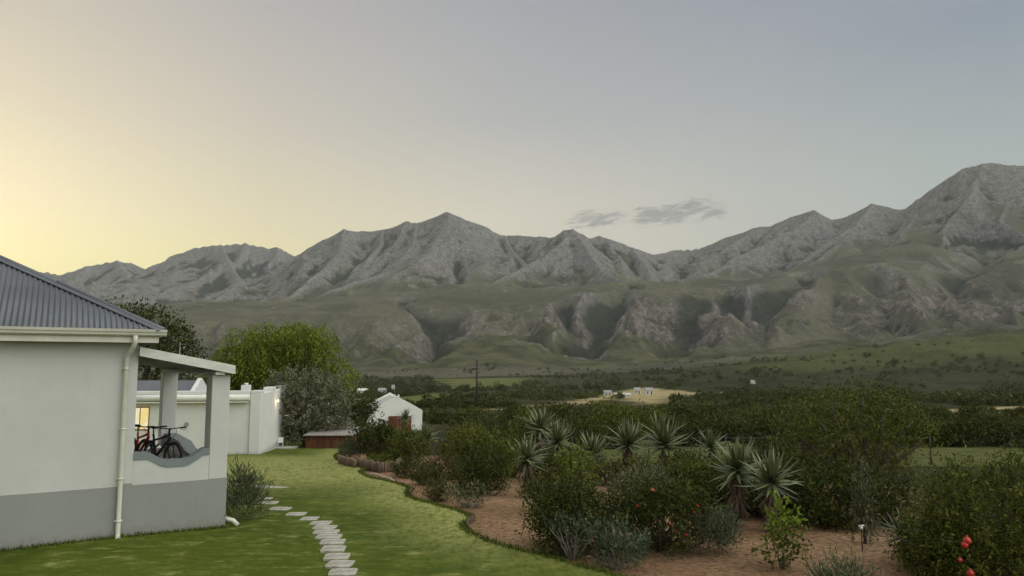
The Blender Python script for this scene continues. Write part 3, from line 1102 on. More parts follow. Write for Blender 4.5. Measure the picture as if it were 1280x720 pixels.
# roof: hip in four planes
OV = 0.37
TP = math.tan(R(28.6))
xr, yf, yb, xl = XW + OV, -OV, DEPTH + OV, XW - W_LEN - OV
half = (yb - yf) / 2
zr = EAVE + 0.10
cp = math.cos(R(28.6))
upF = Vector((0, cp, math.sin(R(28.6))))
LX = xr - xl
run = half / cp
corrugated_plane('roof', (xl, yf, zr), (1, 0, 0), upF, lambda s: 0, lambda s: min(run, s / cp, (LX - s) / cp), LX, house, M_ROOF)
corrugated_plane('roof', (xr, yb, zr), (-1, 0, 0), Vector((0, -cp, math.sin(R(28.6)))), lambda s: 0, lambda s: min(run, s / cp, (LX - s) / cp), LX, house, M_ROOF)
LY = yb - yf
corrugated_plane('roof', (xr, yf, zr), (0, 1, 0), Vector((-cp, 0, math.sin(R(28.6)))), lambda s: 0, lambda s: min(s, LY - s) / cp, LY, house, M_ROOF)
corrugated_plane('roof', (xl, yb, zr), (0, -1, 0), Vector((cp, 0, math.sin(R(28.6)))), lambda s: 0, lambda s: min(s, LY - s) / cp, LY, house, M_ROOF)
m = MB()
apex_z = zr + half * TP
for (x0, y0, x1) in ((xr, yf, xr - half), (xr, yb, xr - half), (xl, yf, xl + half), (xl, yb, xl + half)):
    a, b = Vector((x0, y0, zr + .01)), Vector((x1, (yf + yb) / 2, apex_z + .01))
    m.tube([a, a.lerp(b, .42)], 0.05, 8)
    m.tube([a.lerp(b, .415), b], 0.055, 8)
m.tube([(xr - half, (yf + yb) / 2, apex_z + .01), (xl + half, (yf + yb) / 2, apex_z + .01)], 0.055, 8)
hpart(m, 'ridge_capping', M_ROOF)
# lead flashing folded either side of the front hip
m = MB()
a, b = Vector((xr, yf, zr + .028)), Vector((xr - half, (yf + yb) / 2, apex_z + .028))
d = (b - a).normalized()
for sd in ((Vector((-1, 0, 0)) - d * (Vector((-1, 0, 0)).dot(d))).normalized(), (upF.cross(Vector((0, 0, 1))) if False else (Vector((0, 1, 0)) - d * d.y).normalized())):
    m.prism([a, a + sd * 0.15, b + sd * 0.15, b], (0, 0, 0), (0, 0, 0.012))
hpart(m, 'hip_flashing', M_ROOF)
m = MB(); m.box(xl + .08, xr - .10, yf + .07, yf + .10, EAVE - 0.13, EAVE + 0.09); m.box(xr - .10, xr - .07, yf + .07, yb - .07, EAVE - 0.13, EAVE + .09); hpart(m, 'fascia', M_TRIM, bevel=.006)
m = MB(); m.box(xl + .1, xr - .1, yf + .1, yb - .1, EAVE - 0.004, EAVE + 0.03); hpart(m, 'soffit', M_SOFFIT)


def ogee(mb, a, b, out, h=0.12, w=0.12):
    a, b, out = Vector(a), Vector(b), Vector(out)
    prof = [(0, 0), (0.055, -.004), (0.085, 0.02), (0.092, 0.05), (0.112, 0.075), (0.122, h), (0.114, h), (0.104, h - .01), (0, h - .01)]
    mb.prism([a + out * u + Vector((0, 0, v)) for u, v in prof], a, b)


m = MB()
ogee(m, (xl, yf + .068, EAVE - .005), (xr + .05, yf + .068, EAVE - .005), (0, -1, 0))
ogee(m, (xr - .068, yf + .02, EAVE - .005), (xr - .068, yb, EAVE - .005), (1, 0, 0))
hpart(m, 'gutter', M_TRIM)
# downpipe with a swan neck and a shoe
dx = -1.86
m = MB()
m.tube([(dx + .10, yf + .01, EAVE - .0), (dx + .10, yf + .01, EAVE - .12), (dx + .08, yf + .06, EAVE - .2), (dx + .02, -.12, EAVE - .34), (dx, -.075, EAVE - .42), (dx, -.075, .16), (dx, -.085, .10), (dx + .0, -.16, .05)], 0.042, 12)
for z in (3.1, 2.0, 1.1, .35):
    m.tube([(dx, -.075, z), (dx, -.075, z + .03)], 0.049, 12)
    m.box(dx - .07, dx + .07, -.045, -.03, z, z + .03)
hpart(m, 'downpipe', M_TRIM)

# porch: scalloped front wall, low side wall, two square pillars, lean-to roof
def scallop(mb, xs, zt, z0, y0, y1):
    pts = [Vector((x, y0, z)) for x, z in xs]
    mb.prism(pts + [Vector((xs[-1][0], y0, z0)), Vector((xs[0][0], y0, z0))], (0, y0, 0), (0, y1, 0))


PF = 0.86
prof = [(XW + .002, 1.545), (-1.43, 1.545), (-1.34, 1.50), (-1.18, 1.40), (-1.06, 1.375), (-.80, 1.375), (-.70, 1.395), (-.56, 1.48), (-.46, 1.555), (-.40, 1.565), (-.337, 1.565)]
m = MB()
scallop(m, prof, 0, DADO + 0.004, 0, .24)
hpart(m, 'porch_wall', M_WHITE)
m = MB()
band = 0.115
top = [Vector((x, -.018, z + .012)) for x, z in prof]
bot = [Vector((x, -.018, z - band)) for x, z in prof]
for i in range(len(prof) - 1):
    m.prism([top[i], top[i + 1], bot[i + 1], bot[i]], (0, 0, 0), (0, .276, 0))
bmesh.ops.remove_doubles(m.bm, verts=m.bm.verts, dist=1e-4)
hpart(m, 'coping', M_COPING)
sprof = [(.602, 1.40), (.9, 1.30), (1.3, 1.19), (3.2, 1.18), (3.7, 1.22), (4.4, 1.32), (6.898, 1.32)]
m = MB()
m.prism([Vector((-.24, y, z - .02)) for y, z in sprof] + [Vector((-.24, 6.898, DADO + .004)), Vector((-.24, .602, DADO + .004))], (-.24, 0, 0), (-.004, 0, 0))
hpart(m, 'porch_wall', M_WHITE)
m = MB()
for i in range(len(sprof) - 1):
    (ya, za), (yb2, zb2) = sprof[i], sprof[i + 1]
    m.prism([Vector((-.262, ya, za)), Vector((-.262, yb2, zb2)), Vector((-.262, yb2, zb2 - .12)), Vector((-.262, ya, za - .12))], (0, 0, 0), (.282, 0, 0))
bmesh.ops.remove_doubles(m.bm, verts=m.bm.verts, dist=1e-4)
hpart(m, 'coping', M_COPING)
m = MB(); m.box(XW, -.24, .24, DEPTH, PF - .2, PF); hpart(m, 'porch_floor', simple_mat('grey_screed_floor', (.22, .21, .20), .15, 3, .6))
m = MB(); m.box(-.335, 0, -.001, .60, DADO + .003, 2.985); hpart(m, 'pillar', M_WHITE, bevel=.012)
m = MB(); m.box(-.36, .0, 6.9, 7.5, DADO + .003, 2.99); hpart(m, 'pillar', M_WHITE, bevel=.012)
# lean-to porch roof
xa, za, xb, zb = XW + .0, 3.52, 0.06, 3.17
sl = (zb - za) / (xb - xa)
m = MB()
for (y0, y1) in ((-.16, -.115), (DEPTH + .05, DEPTH + .1)):
    m.prism([Vector((xa, y0, za)), Vector((xb, y0, zb)), Vector((xb, y0, zb - .17)), Vector((xa, y0, za - .17))], (0, y0, 0), (0, y1, 0))
m.box(xb - .04, xb, -.113, DEPTH + .048, zb - .165, zb - .004)
hpart(m, 'porch_fascia', M_BEAM, bevel=.005)
m = MB()
m.prism([Vector((xa, -.11, za - .03)), Vector((xb - .045, -.11, zb - .03 + .016)), Vector((xb - .045, -.11, zb - .05 + .016)), Vector((xa, -.11, za - .05))], (0, -.11, 0), (0, DEPTH + .045, 0))
hpart(m, 'porch_roof', M_ROOF)
for k in range(8):
    y0 = .12 + k * 1.02
    m = MB()
    m.prism([Vector((xa + .003, y0, za - .053)), Vector((xb - .05, y0, zb - .053 + .018)), Vector((xb - .05, y0, zb - .15 + .018)), Vector((xa + .003, y0, za - .15))], (0, y0, 0), (0, y0 + .06, 0))
    hpart(m, 'rafter', M_BEAM)
m = MB(); m.box(-.30, -.12, -.10, DEPTH, 2.987, 3.045); hpart(m, 'beam', M_BEAM, bevel=.005)
# drain stub and gully by the corner
m = MB(); m.tube([(-.02, .10, .20), (.16, .02, .14), (.24, -.02, .05)], .045, 10); hpart(m, 'drain_pipe', M_TRIM)

# ------------------------------------------------------------------ bicycles on the porch
M_RED = simple_mat('red_bicycle_paint', (0.42, 0.010, 0.012), .1, 8, .3, spec=.5)
M_BIKE = simple_mat('black_bicycle_paint', (0.014, 0.014, 0.016), .2, 9, .35, spec=.5)
M_STEEL = simple_mat('dull_steel', (0.30, 0.30, 0.31), .15, 12, .35, metallic=.8)


def bicycle(loc, rz, label, paint, lean=0.06):
    b = empty('bicycle', loc, rz)
    tag(b, label, 'bicycle', 'bicycles parked on the porch')
    b.rotation_euler = (lean, 0, rz)
    Rw = 0.35
    for x in (0.58, -0.57):
        m = MB(); m.torus((x, 0, Rw), (0, 1, 0), Rw - .028, .028, 40, 8)
        w = m.build('wheel', M_BLACK, b)
        m = MB(); m.torus((x, 0, Rw), (0, 1, 0), Rw - .062, .012, 36, 6); m.build('rim', M_STEEL, w)
        m = MB()
        for k in range(20):
            a = 2 * math.pi * k / 20
            m.tube([(x + .02 * math.cos(a + .7), .02 * (-1) ** k, Rw + .02 * math.sin(a + .7)), (x + (Rw - .065) * math.cos(a), 0, Rw + (Rw - .065) * math.sin(a))], .0014, 4)
        m.tube([(x, -.05, Rw), (x, .05, Rw)], .022, 10)
        m.tube([(x, .032, Rw), (x, .036, Rw)], .085, 20)
        m.build('spokes', M_STEEL, w)
    m = MB()
    head_t, head_b, bb, seat = Vector((.36, 0, .86)), Vector((.40, 0, .73)), Vector((-.12, 0, .33)), Vector((-.27, 0, .80))
    m.tube([head_t, head_b], .027, 10)
    m.tube([head_b + Vector((-.005, 0, .02)), bb], [.032, .030], 10)
    m.tube([head_t + Vector((.01, 0, -.04)), seat - Vector((.02, 0, .12)) + Vector((.03, 0, 0))], [.026, .022], 10)
    m.tube([bb, seat], .022, 10)
    for s in (-1, 1):
        m.tube([bb + Vector((0, .03 * s, 0)), (-.35, .05 * s, .34), (-.57, .06 * s, Rw)], .014, 8)
        m.tube([seat - Vector((-.03, 0, .14)), (-.40, .05 * s, .52), (-.57, .06 * s, Rw)], .013, 8)
    m.tube([(-.20, 0, .50), (-.02, 0, .62)], .022, 8)
    m.build('frame', paint, b)
    m = MB()
    for s in (-1, 1):
        m.tube([(.425, .062 * s, .66), (.49, .062 * s, .50), (.58, .062 * s, Rw)], [.020, .020, .016], 8)
    m.tube([(.425, -.07, .665), (.425, .07, .665)], .024, 8)
    m.tube([(.395, 0, .70), (.425, 0, .665)], .024, 8)
    m.build('fork', M_BIKE, b)
    m = MB()
    m.tube([(.35, 0, .86), (.34, 0, .93), (.40, 0, .96)], .022, 8)
    hb = [(.33, -.38, .985), (.37, -.18, .975), (.41, 0, .96), (.37, .18, .975), (.33, .38, .985)]
    m.tube(hb, .012, 8)
    for s in (-1, 1):
        m.tube([(.375, .22 * s, .97), (.44, .26 * s, .94), (.45, .33 * s, .935)], .006, 6)
        m.tube([(.40, .12 * s, .955), (.46, .10 * s, .88), (.43, .05 * s, .78)], .005, 6)
    h = m.build('handlebar', M_BIKE, b)
    for s in (-1, 1):
        m = MB()
        m.tube([(.355, .26 * s, .98), (.33, .385 * s, .985)], .018, 10)
        m.build('grip', M_BLACK, h)
    m = MB()
    m.tube([(seat), (-.31, 0, .93)], .015, 8)
    m.build('seat_post', M_BIKE, b)
    m = MB()
    m.prism([Vector(p) for p in ((-.47, -.07, .945), (-.42, -.075, .945), (-.30, -.035, .945), (-.19, -.018, .935), (-.18, .018, .935), (-.30, .035, .945), (-.42, .075, .945), (-.47, .07, .945))], (0, 0, 0), (0, 0, .035))
    m.build('saddle', M_BLACK, b, bevel=.01)
    m = MB()
    m.tube([(-.12, -.05, .33), (-.12, -.058, .33)], .085, 24)
    for s, a in ((-1, .6), (1, .6 + math.pi)):
        e = Vector((-.12 + .17 * math.cos(a), -.075 if s < 0 else .075, .33 + .17 * math.sin(a)))
        m.tube([(-.12, e.y, .33), e], .012, 8)
        m.box(e.x - .045, e.x + .045, e.y + (-.10 if s < 0 else .01), e.y + (-.01 if s < 0 else .10), e.z - .012, e.z + .012)
    m.tube([(-.12, -.09, .33), (-.12, .09, .33)], .018, 8)
    m.build('crank', M_STEEL if paint is M_RED else M_BIKE, b)
    return b


def hw(x, y, z):
    """house-local point in world space"""
    return Vector((HOUSE_C.x + x * HC - y * HS, HOUSE_C.y + x * HS + y * HC, z))


bicycle(hw(-.98, 2.28, PF + .003), math.atan2(-.616, .788) + R(2), 'black mountain bicycle nearest the scalloped porch wall', M_BIKE, -0.05)
bicycle(hw(-1.28, 2.95, PF + .003), math.atan2(-.70, .70), 'bicycle with a red frame behind the black one', M_RED, -0.07)

# ------------------------------------------------------------------ the outbuilding beyond the porch
OB_C = U(322, 567, 37.0)
OB_C.z = gz(OB_C.x, OB_C.y)
OB_RZ = R(9)
M_OB = plaster('outbuilding_plaster', (0.68, 0.68, 0.65), .5)
ob = empty('white_outbuilding', OB_C, OB_RZ)
tag(ob, 'long white outbuilding with flat parapet roof and lit window behind the porch', 'building')
TOP = 3.18
m = MB(); m.box(-7.6, 0, 0, 8.5, -.6, 2.72); hpart(m, 'wall', M_OB, ob)
m = MB(); m.box(-.42, .10, -.10, 8.55, -.6, 3.02); m.box(-.40, .09, -.09, .8, 3.02, 3.16); m.box(-.40, .09, 3.4, 4.6, 3.02, 3.22); m.box(-.40, .09, 7.5, 8.5, 3.02, 3.18)
hpart(m, 'end_wall', M_OB, ob, bevel=.03)
m = MB(); m.box(-7.6, -.43, -.10, .26, 2.98, 3.16); hpart(m, 'parapet', M_OB, ob, bevel=.04)
m = MB(); m.tube([(-7.6, -.12, 2.83), (-.43, -.12, 2.83)], .155, 14); hpart(m, 'awning_roll', simple_mat('white_canvas', (.72, .71, .66), .08, 3, .8), ob)
m = MB(); m.box(-7.6, -.5, -.26, -.02, 2.58, 2.645); hpart(m, 'ledge', M_TRIM, ob, bevel=.01)
m = MB(); m.box(-7.4, -.5, .27, 8.3, 2.75, 2.86); hpart(m, 'roof', M_ROOF, ob)
m = MB(); m.box(-.95, -.55, .30, .80, 2.86, 3.42); m.tube([(-.75, .55, 3.42), (-.75, .55, 3.52)], .10, 10); hpart(m, 'chimney', M_OB, ob, bevel=.015)
m = MB(); m.tube([(-3.35, -.03, 1.55), (-3.35, .02, 1.55)], .11, 18); hpart(m, 'wall_vent', M_DADO, ob)
# lit room at the left end
t = NT('lit_room_glow')
em = t.n('ShaderNodeEmission')
pz = t.pos()
t.put(em.inputs[0], t.mix(t.step(t.noise(2.2, 3, .5, pz), .42, .58), (1.0, .78, .30), (1.0, .93, .62)))
em.inputs[1].default_value = 0.85
t.t.links.new(em.outputs[0], t.out.inputs[0])
M_LIT = t.m
M_FRAME_T = simple_mat('varnished_window_timber', (.30, .17, .07), .2, 8, .5)
m = MB(); m.box(-5.9, -5.05, -.03, .0, 1.30, 2.42); wnd = hpart(m, 'window', M_FRAME_T, ob)
for x0, x1 in ((-5.85, -5.50), (-5.45, -5.10)):
    m = MB(); m.box(x0, x1, -.034, -.028, 1.36, 2.36); m.build('pane', M_LIT, wnd)
# pitched wing rising over the left end
m = MB()
gx = -3.55
m.prism([Vector((gx - 6, .9, 2.87)), Vector((gx - 6, 4.3, 2.87)), Vector((gx - 6, 2.6, 3.62))], (0, 0, 0), (6, 0, 0))
hpart(m, 'gable_roof', M_ROOF, ob)
m = MB()
m.prism([Vector((gx + .002, .7, 2.862)), Vector((gx + .002, 4.5, 2.862)), Vector((gx + .002, 4.5, 2.93)), Vector((gx + .002, 2.6, 3.74)), Vector((gx + .002, .7, 2.93))], (0, 0, 0), (.2, 0, 0))
hpart(m, 'gable_wall', M_OB, ob)
# antenna mast
at = empty('aerial_mast', U(222, 500, 41.0)); at.location.z = OB_C.z + 2.86
tag(at, 'thin aerial mast rising above the outbuilding roof', 'aerial')
mh = U(222, 428, 41.0).z - at.location.z
m = MB(); m.tube([(0, 0, 0), (0, 0, mh)], .022, 8); m.build('mast', M_STEEL, at)
m = MB(); m.tube([(-.02, 0, mh - .12), (.02, 0, mh - .12)], .05, 8); m.tube([(-.3, 0, mh - .1), (.3, 0, mh - .1)], .008, 6); m.build('crossbar', M_STEEL, at)

# wall lamp on the end of the outbuilding
lp = empty('wall_lamp', OB_C + Vector((-.62, 4.6, 2.45)), OB_RZ)
tag(lp, 'small lit wall lamp glowing on the outbuilding end wall', 'lamp')
m = MB(); m.box(-.06, -.02, -.05, .05, -.06, .10); m.tube([(-.02, 0, .06), (.10, 0, .08)], .012, 8); m.tube([(.10, 0, .05), (.10, 0, .09)], [.07, .02], 12); m.build('bracket', M_BLACK, lp)
t = NT('lamp_glow'); em = t.n('ShaderNodeEmission'); em.inputs[0].default_value = (1, .62, .22, 1); em.inputs[1].default_value = 6; t.t.links.new(em.outputs[0], t.out.inputs[0])
m = MB(); m.tube([(.10, 0, -.08), (.10, 0, -.02), (.10, 0, .045)], [.02, .05, .035], 12); m.build('bulb', t.m, lp)
ld = bpy.data.lights.new('lamp_light', 'POINT'); ld.energy = 6; ld.color = (1, .72, .38); ld.shadow_soft_size = .06
lo = bpy.data.objects.new('lamp_light', ld); COL.objects.link(lo); lo.parent = lp; lo.location = (.24, -.02, -.05)

# white garden chairs on a slab at the far end of the outbuilding
M_WPL = simple_mat('white_garden_furniture', (.70, .70, .68), .06, 8, .5)
sp = G(346, 562)
slab = MB(); slab.box(-1.1, 1.1, -.5, .6, 0, .10)
so = slab.build('paving_slab', simple_mat('pale_concrete_slab', (.36, .34, .29), .15, 4, .9, .3), None, .01)
so.location = (sp.x, sp.y, lz(sp.x, sp.y) - .02); tag(so, 'pale concrete slab under the white garden chairs', 'slab')


def garden_chair(loc, rz, label):
    c = empty('garden_chair', loc, rz); c.scale = (.62, .62, .62); tag(c, label, 'chair', 'white garden chairs')
    m = MB(); m.box(-.25, .25, -.22, .25, .38, .42); m.build('seat', M_WPL, c, bevel=.01)
    m = MB(); m.box(-.25, .25, .24, .28, .42, .80); m.build('backrest', M_WPL, c, bevel=.01)
    for sx in (-.22, .22):
        for sy in (-.19, .22):
            m = MB(); m.box(sx - .02, sx + .02, sy - .02, sy + .02, 0, .38); m.build('leg', M_WPL, c)
        m = MB(); m.box(sx - .025, sx + .025, -.2, .26, .58, .61); m.box(sx - .02, sx + .02, -.2, -.17, .42, .58); m.build('armrest', M_WPL, c)


garden_chair(so.location + Vector((-.30, .05, .10)), R(-60), 'low white garden chair at the wall end of the concrete slab')
garden_chair(so.location + Vector((.15, .12, .10)), R(15), 'low white garden chair on the slab beside the olive tree')

# ------------------------------------------------------------------ low wooden pump shed
M_PLANK = None
t = NT('red_brown_planks')
p = t.pos()
wv = t.n('ShaderNodeTexWave', wave_type='BANDS', bands_direction='X'); wv.inputs['Scale'].default_value = 3.2; wv.inputs['Distortion'].default_value = .3
t.t.links.new(p, wv.inputs[0])
c = t.mix(t.step(t.noise(2.5, 5, .6, t.pos((3, 3, .4))), .3, .7), (.085, .030, .014), (.16, .062, .030))
c = t.mix(t.step(wv.outputs[0], .93, .99), c, (.02, .010, .006))
t.principled(c, .7, t.bump(wv.outputs[0], .4, .01), .3)
M_PLANK = t.m
sa, sb = U(384, 560, 42.5), U(437, 560, 42.0)
shed = empty('garden_shed', (sa.x, 42.3, gz(0, 42.3)), 0.0)
tag(shed, 'low red-brown plank shed with a flat pale iron roof', 'shed')
SWd = sb.x - sa.x
SH = U(410, 544.5, 42.3).z - gz(0, 42.3)
m = MB(); m.box(0, SWd, 0, 3.6, -.3, SH); m.build('wall', M_PLANK, shed)
for k in range(6):
    m = MB(); m.box(SWd * k / 5 - .04, SWd * k / 5 + .04, -.03, -.004, -.2, SH - .02); m.build('batten', M_PLANK, shed)
m = MB(); m.prism([Vector((-.15, -.2, SH + .003)), Vector((-.15, -.2, SH + .05)), Vector((-.15, 3.9, SH + .19)), Vector((-.15, 3.9, SH + .14))], (0, 0, 0), (SWd + .3, 0, 0))
m.build('roof', simple_mat('sun_bleached_iron', (.30, .27, .25), .2, 3, .7, .3), shed)

# stake fence behind the shed
M_STAKE = simple_mat('weathered_stakes', (.15, .105, .07), .3, 5, .9, .4, stretch=(4, 4, .6))
fr = random.Random(4)
f0 = U(423, 540, 50.0)
fn = empty('stake_fence', (f0.x, 50.0, gz(0, 50)))
tag(fn, 'rough wooden stake fence behind the plank shed', 'fence')
for k in range(15):
    x = k * .125
    h = (U(424, 522, 50).z - gz(0, 50)) * (1 - .035 * k) + fr.uniform(-.05, .05)
    m = MB(); m.tube([(x, fr.uniform(-.02, .02), -.2), (x + fr.uniform(-.02, .02), 0, h)], .052, 7); m.build('stake', M_STAKE, fn)
for z in (.35, .95):
    m = MB(); m.tube([(-.05, .07, z), (1.8, .07, z - .05)], .03, 6); m.build('rail', M_STAKE, fn)

# ------------------------------------------------------------------ white cottage
ct = U(495, 540, 75.0)
CZ = gz(0, 75)
cot = empty('white_cottage', (ct.x, 75, CZ), R(12.5))
tag(cot, 'small white gabled cottage with red-brown doors down the slope', 'cottage')
M_COT = plaster('cottage_limewash', (.86, .85, .79), .3)
pxm = 75 / 930
ap = U(496, 496.5, 75).z - CZ
ev = U(527, 513, 75).z - CZ
ww = 32.0 * pxm
m = MB()
m.prism([Vector((-ww, 0, -.5)), Vector((ww, 0, -.5)), Vector((ww, 0, ev)), Vector((ww * .55, 0, ev + (ap - ev) * .52)), Vector((.17, 0, ap)), Vector((-.17, 0, ap)), Vector((-ww * .55, 0, ev + (ap - ev) * .46)), Vector((-ww, 0, ev))], (0, 0, 0), (0, .32, 0))
m.build('gable_wall', M_COT, cot)
m = MB(); m.box(-.30, .30, -.02, .36, ap - .02, ap + .10); m.box(-.28, -.14, -.01, .35, ap + .10, ap + .26); m.box(.14, .28, -.01, .35, ap + .10, ap + .26); m.build('gable_finial', M_COT, cot, bevel=.01)
m = MB(); m.box(-ww + .05, -ww + .35, .32, 11, -.5, ev - .1); m.box(ww - .35, ww - .05, .32, 11, -.5, ev - .1); m.build('side_wall', M_COT, cot)
m = MB(); m.prism([Vector((-ww - .25, .33, ev - .20)), Vector((0, .33, ap - .22)), Vector((ww + .1, .33, ev - .20)), Vector((ww + .1, .33, ev - .30)), Vector((0, .33, ap - .34)), Vector((-ww - .25, .33, ev - .30))], (0, 0, 0), (0, 11, 0))
m.build('roof', simple_mat('pale_iron_roof', (.42, .42, .40), .12, 3, .6), cot)
m = MB(); m.prism([Vector((-ww - .3, 11.2, ev - .15)), Vector((0, 11.2, ap + .05)), Vector((ww + .1, 11.2, ev - .15)), Vector((ww, 11.2, -.5)), Vector((-ww, 11.2, -.5))], (0, 0, 0), (0, .3, 0)); m.build('gable_wall', M_COT, cot)
M_DOOR = simple_mat('red_brown_door', (.17, .042, .022), .2, 6, .6, stretch=(6, 6, .5))
dt = U(500, 520, 75).z - CZ
for x0, x1 in ((-.75, .15), (.19, 1.5)):
    m = MB(); m.box(x0, x1, -.05, -.003, -.1, dt); d = m.build('door', M_DOOR, cot)
    for q in range(4):
        m = MB(); xx = x0 + (x1 - x0) * (q + .5) / 4; m.box(xx - .012, xx + .012, -.056, -.048, 0, dt - .05); m.build('groove', M_BLACK, d)

# ------------------------------------------------------------------ power pole
pp = U(596, 500, 140.0)
pl = empty('power_pole', (pp.x, 140, gz(0, 140)))
tag(pl, 'tall wooden power pole with a short crossarm in the valley', 'pole')
ph = U(596, 450, 140).z - gz(0, 140)
M_POLE = simple_mat('tarred_pole', (.045, .038, .032), .3, 3, .8)
m = MB(); m.tube([(0, 0, -.5), (0, 0, ph)], [.23, .16], 10); m.build('pole', M_POLE, pl)
m = MB(); m.box(-.95, .3, -.08, .06, ph - 1.75, ph - 1.55); m.build('crossarm', M_POLE, pl)
for x in (-.85, -.35, .2):
    m = MB(); m.tube([(x, 0, ph - 1.55), (x, 0, ph - 1.28)], .05, 8); m.build('insulator', M_STEEL, pl)

# ------------------------------------------------------------------ far farm buildings
M_FARM = simple_mat('far_farm_limewash', (.60, .59, .53), .05, .5, .8)
M_FROOF = simple_mat('far_farm_roof', (.30, .30, .30), .1, .5, .7)


def farm(px, ybase, w_px, h_px, d, label, depth=6.0, roofc=None, rz=0.0):
    c = U(px, ybase, d)
    z = gz(0, d)
    b = empty('farm_building', (c.x, d, z), rz)
    tag(b, label, 'farm building', 'farm buildings in the valley')
    w, h = w_px * d / 930, U(px, ybase - h_px, d).z - z
    wl_ = h * .62
    m = MB(); m.box(-w / 2, w / 2, 0, depth, -1, wl_); m.build('wall', M_FARM, b)
    m = MB(); m.prism([Vector((-w / 2 - .3, -.4, wl_ - .05)), Vector((-w / 2 - .3, depth / 2, h)), Vector((-w / 2 - .3, depth + .4, wl_ - .05))], (0, 0, 0), (w + .6, 0, 0)); m.build('roof', roofc or M_FROOF, b)
    n = max(2, int(w / 3))
    for k in range(n):
        x = -w / 2 + (k + .5) * w / n
        m = MB(); m.box(x - .45, x + .45, -.06, -.003, .9 if k != n // 2 else 0, wl_ * .8); m.build('window' if k != n // 2 else 'door', M_GLASS_DARK, b)


farm(779, 498, 19, 6.5, 500, 'long white farmhouse at the edge of the tan field', 7, simple_mat('pale_farm_roof', (.5, .5, .48), .1, .5, .7))
farm(812, 489, 9, 4.5, 610, 'white farm cottage right of the larger farmhouse, before the trees', 6)
farm(797, 488, 7, 3.5, 640, 'low farm shed between the farmhouse and the white cottage', 6)
farm(760, 493, 9, 5, 590, 'small pale shed left of the long farmhouse', 5)
farm(452, 489, 11, 3.5, 620, 'long low white roofed shed across the valley, above the dark tree', 9, M_FARM)
farm(477, 489, 9, 4, 640, 'pale yellowish valley building behind the white cottage roof', 6)
farm(491, 487, 3, 6, 660, 'narrow white valley building straight above the cottage gable', 4)
farm(942, 479, 5, 4, 850, 'tiny white building alone at the foot of the green hill', 6)
farm(1279, 528, 9, 10, 130, 'pale building half hidden by trees at the far right', 6)

# ------------------------------------------------------------------ stepping stones
M_STONE = None
t = NT('pale_stepping_stone')
p = t.pos(kind='Object')
c = t.mix(t.step(t.noise(5, 6, .65, p), .35, .65), (.27, .255, .205), (.44, .42, .355))
c = t.mix(t.step(t.noise(26, 4, .7, p), .6, .75), c, (.22, .20, .16))
t.principled(c, .9, t.bump(t.noise(24, 5, .7, p), .5, .01), .2)
M_STONE = t.m
STONES = [(331, 627.5, 20, 3), (335, 633, 26, 5), (350, 640.5, 27, 6), (370, 647.5, 26, 5.5), (387, 653.5, 24, 5.5), (401, 659, 28, 6), (406, 664.5, 31, 5.5), (407.5, 670.5, 35, 6.5), (411, 676.5, 34, 6),
          (415.5, 683, 33, 6.5), (416.5, 692, 32, 8), (421, 702, 34, 8), (425, 711.5, 35, 9), (429, 722, 38, 9), (432, 733, 40, 10)]
sr = random.Random(12)
order = ['first', 'second', 'third', 'fourth', 'fifth', 'sixth', 'seventh', 'eighth', 'ninth', 'tenth', 'eleventh', 'twelfth', 'thirteenth', 'fourteenth', 'fifteenth']
for i, (px, py, w, h) in enumerate(STONES):
    a = G(px, py + h / 2)
    b = G(px, py - h / 2)
    c0 = (a + b) / 2
    dep = min(max(b.y - a.y, .22), .42)
    wid = w * .90 * c0.y / 930
    m = MB()
    n = 24
    pts = []
    for k in range(n):
        an = 2 * math.pi * k / n
        ca, sa_ = math.cos(an), math.sin(an)
        q = (abs(ca) ** 9 + abs(sa_) ** 9) ** (-1 / 9)
        pts.append(Vector((ca * q * wid / 2 * sr.uniform(.94, 1.02), sa_ * q * dep / 2 * sr.uniform(.90, 1.03), 0)))
    m.prism(pts, (0, 0, 0), (0, 0, .055))
    o = m.build('stepping_stone', M_STONE, None, .008)
    o.location = (c0.x, c0.y, lz(c0.x, c0.y) - .036)
    o.rotation_euler = (math.atan2(gz(0, c0.y + .3) - gz(0, c0.y - .3), .6), 0, sr.uniform(-.08, .08))
    tag(o, 'pale flat stepping stone, %s of the lawn path counted from the lavender bush' % order[i], 'stepping stone', 'stepping stones across the lawn')
sl_ = G(330, 612.5)
m = MB(); m.prism([Vector(v) for v in ((-.75, -.16, 0), (.5, -.22, 0), (.72, -.1, 0), (.1, .14, 0), (-.7, .2, 0))], (0, 0, 0), (0, 0, .055))
o = m.build('stepping_stone', M_STONE, None, .008); o.location = (sl_.x, sl_.y, lz(sl_.x, sl_.y) - .028)
tag(o, 'long buff slab lying apart just behind the lavender bush', 'stepping stone', 'stepping stones across the lawn')

# ------------------------------------------------------------------ bed edging: log palisade, hose
er = random.Random(9)


def palisade(pxs, label):
    pts = [G(*q) for q in pxs]
    e = empty('log_edging', pts[0]); tag(e, label, 'garden edging', 'log edgings round the raised beds')
    L = [0]
    for a, b in zip(pts[:-1], pts[1:]): L.append(L[-1] + (b - a).length)
    n = int(L[-1] / .135)
    for k in range(n + 1):
        s = L[-1] * k / n
        i = max(j for j in range(len(L)) if L[j] <= s + 1e-6)
        i = min(i, len(pts) - 2)
        q = pts[i].lerp(pts[i + 1], (s - L[i]) / (L[i + 1] - L[i])) - pts[0]
        hh = .36 + er.uniform(-.05, .05)
        m = MB(); m.tube([(q.x, q.y, q.z - .1), (q.x + er.uniform(-.012, .012), q.y, q.z + hh - .012), (q.x, q.y, q.z + hh)], [.062, .060, .045], 9); m.build('log', M_STAKE, e)


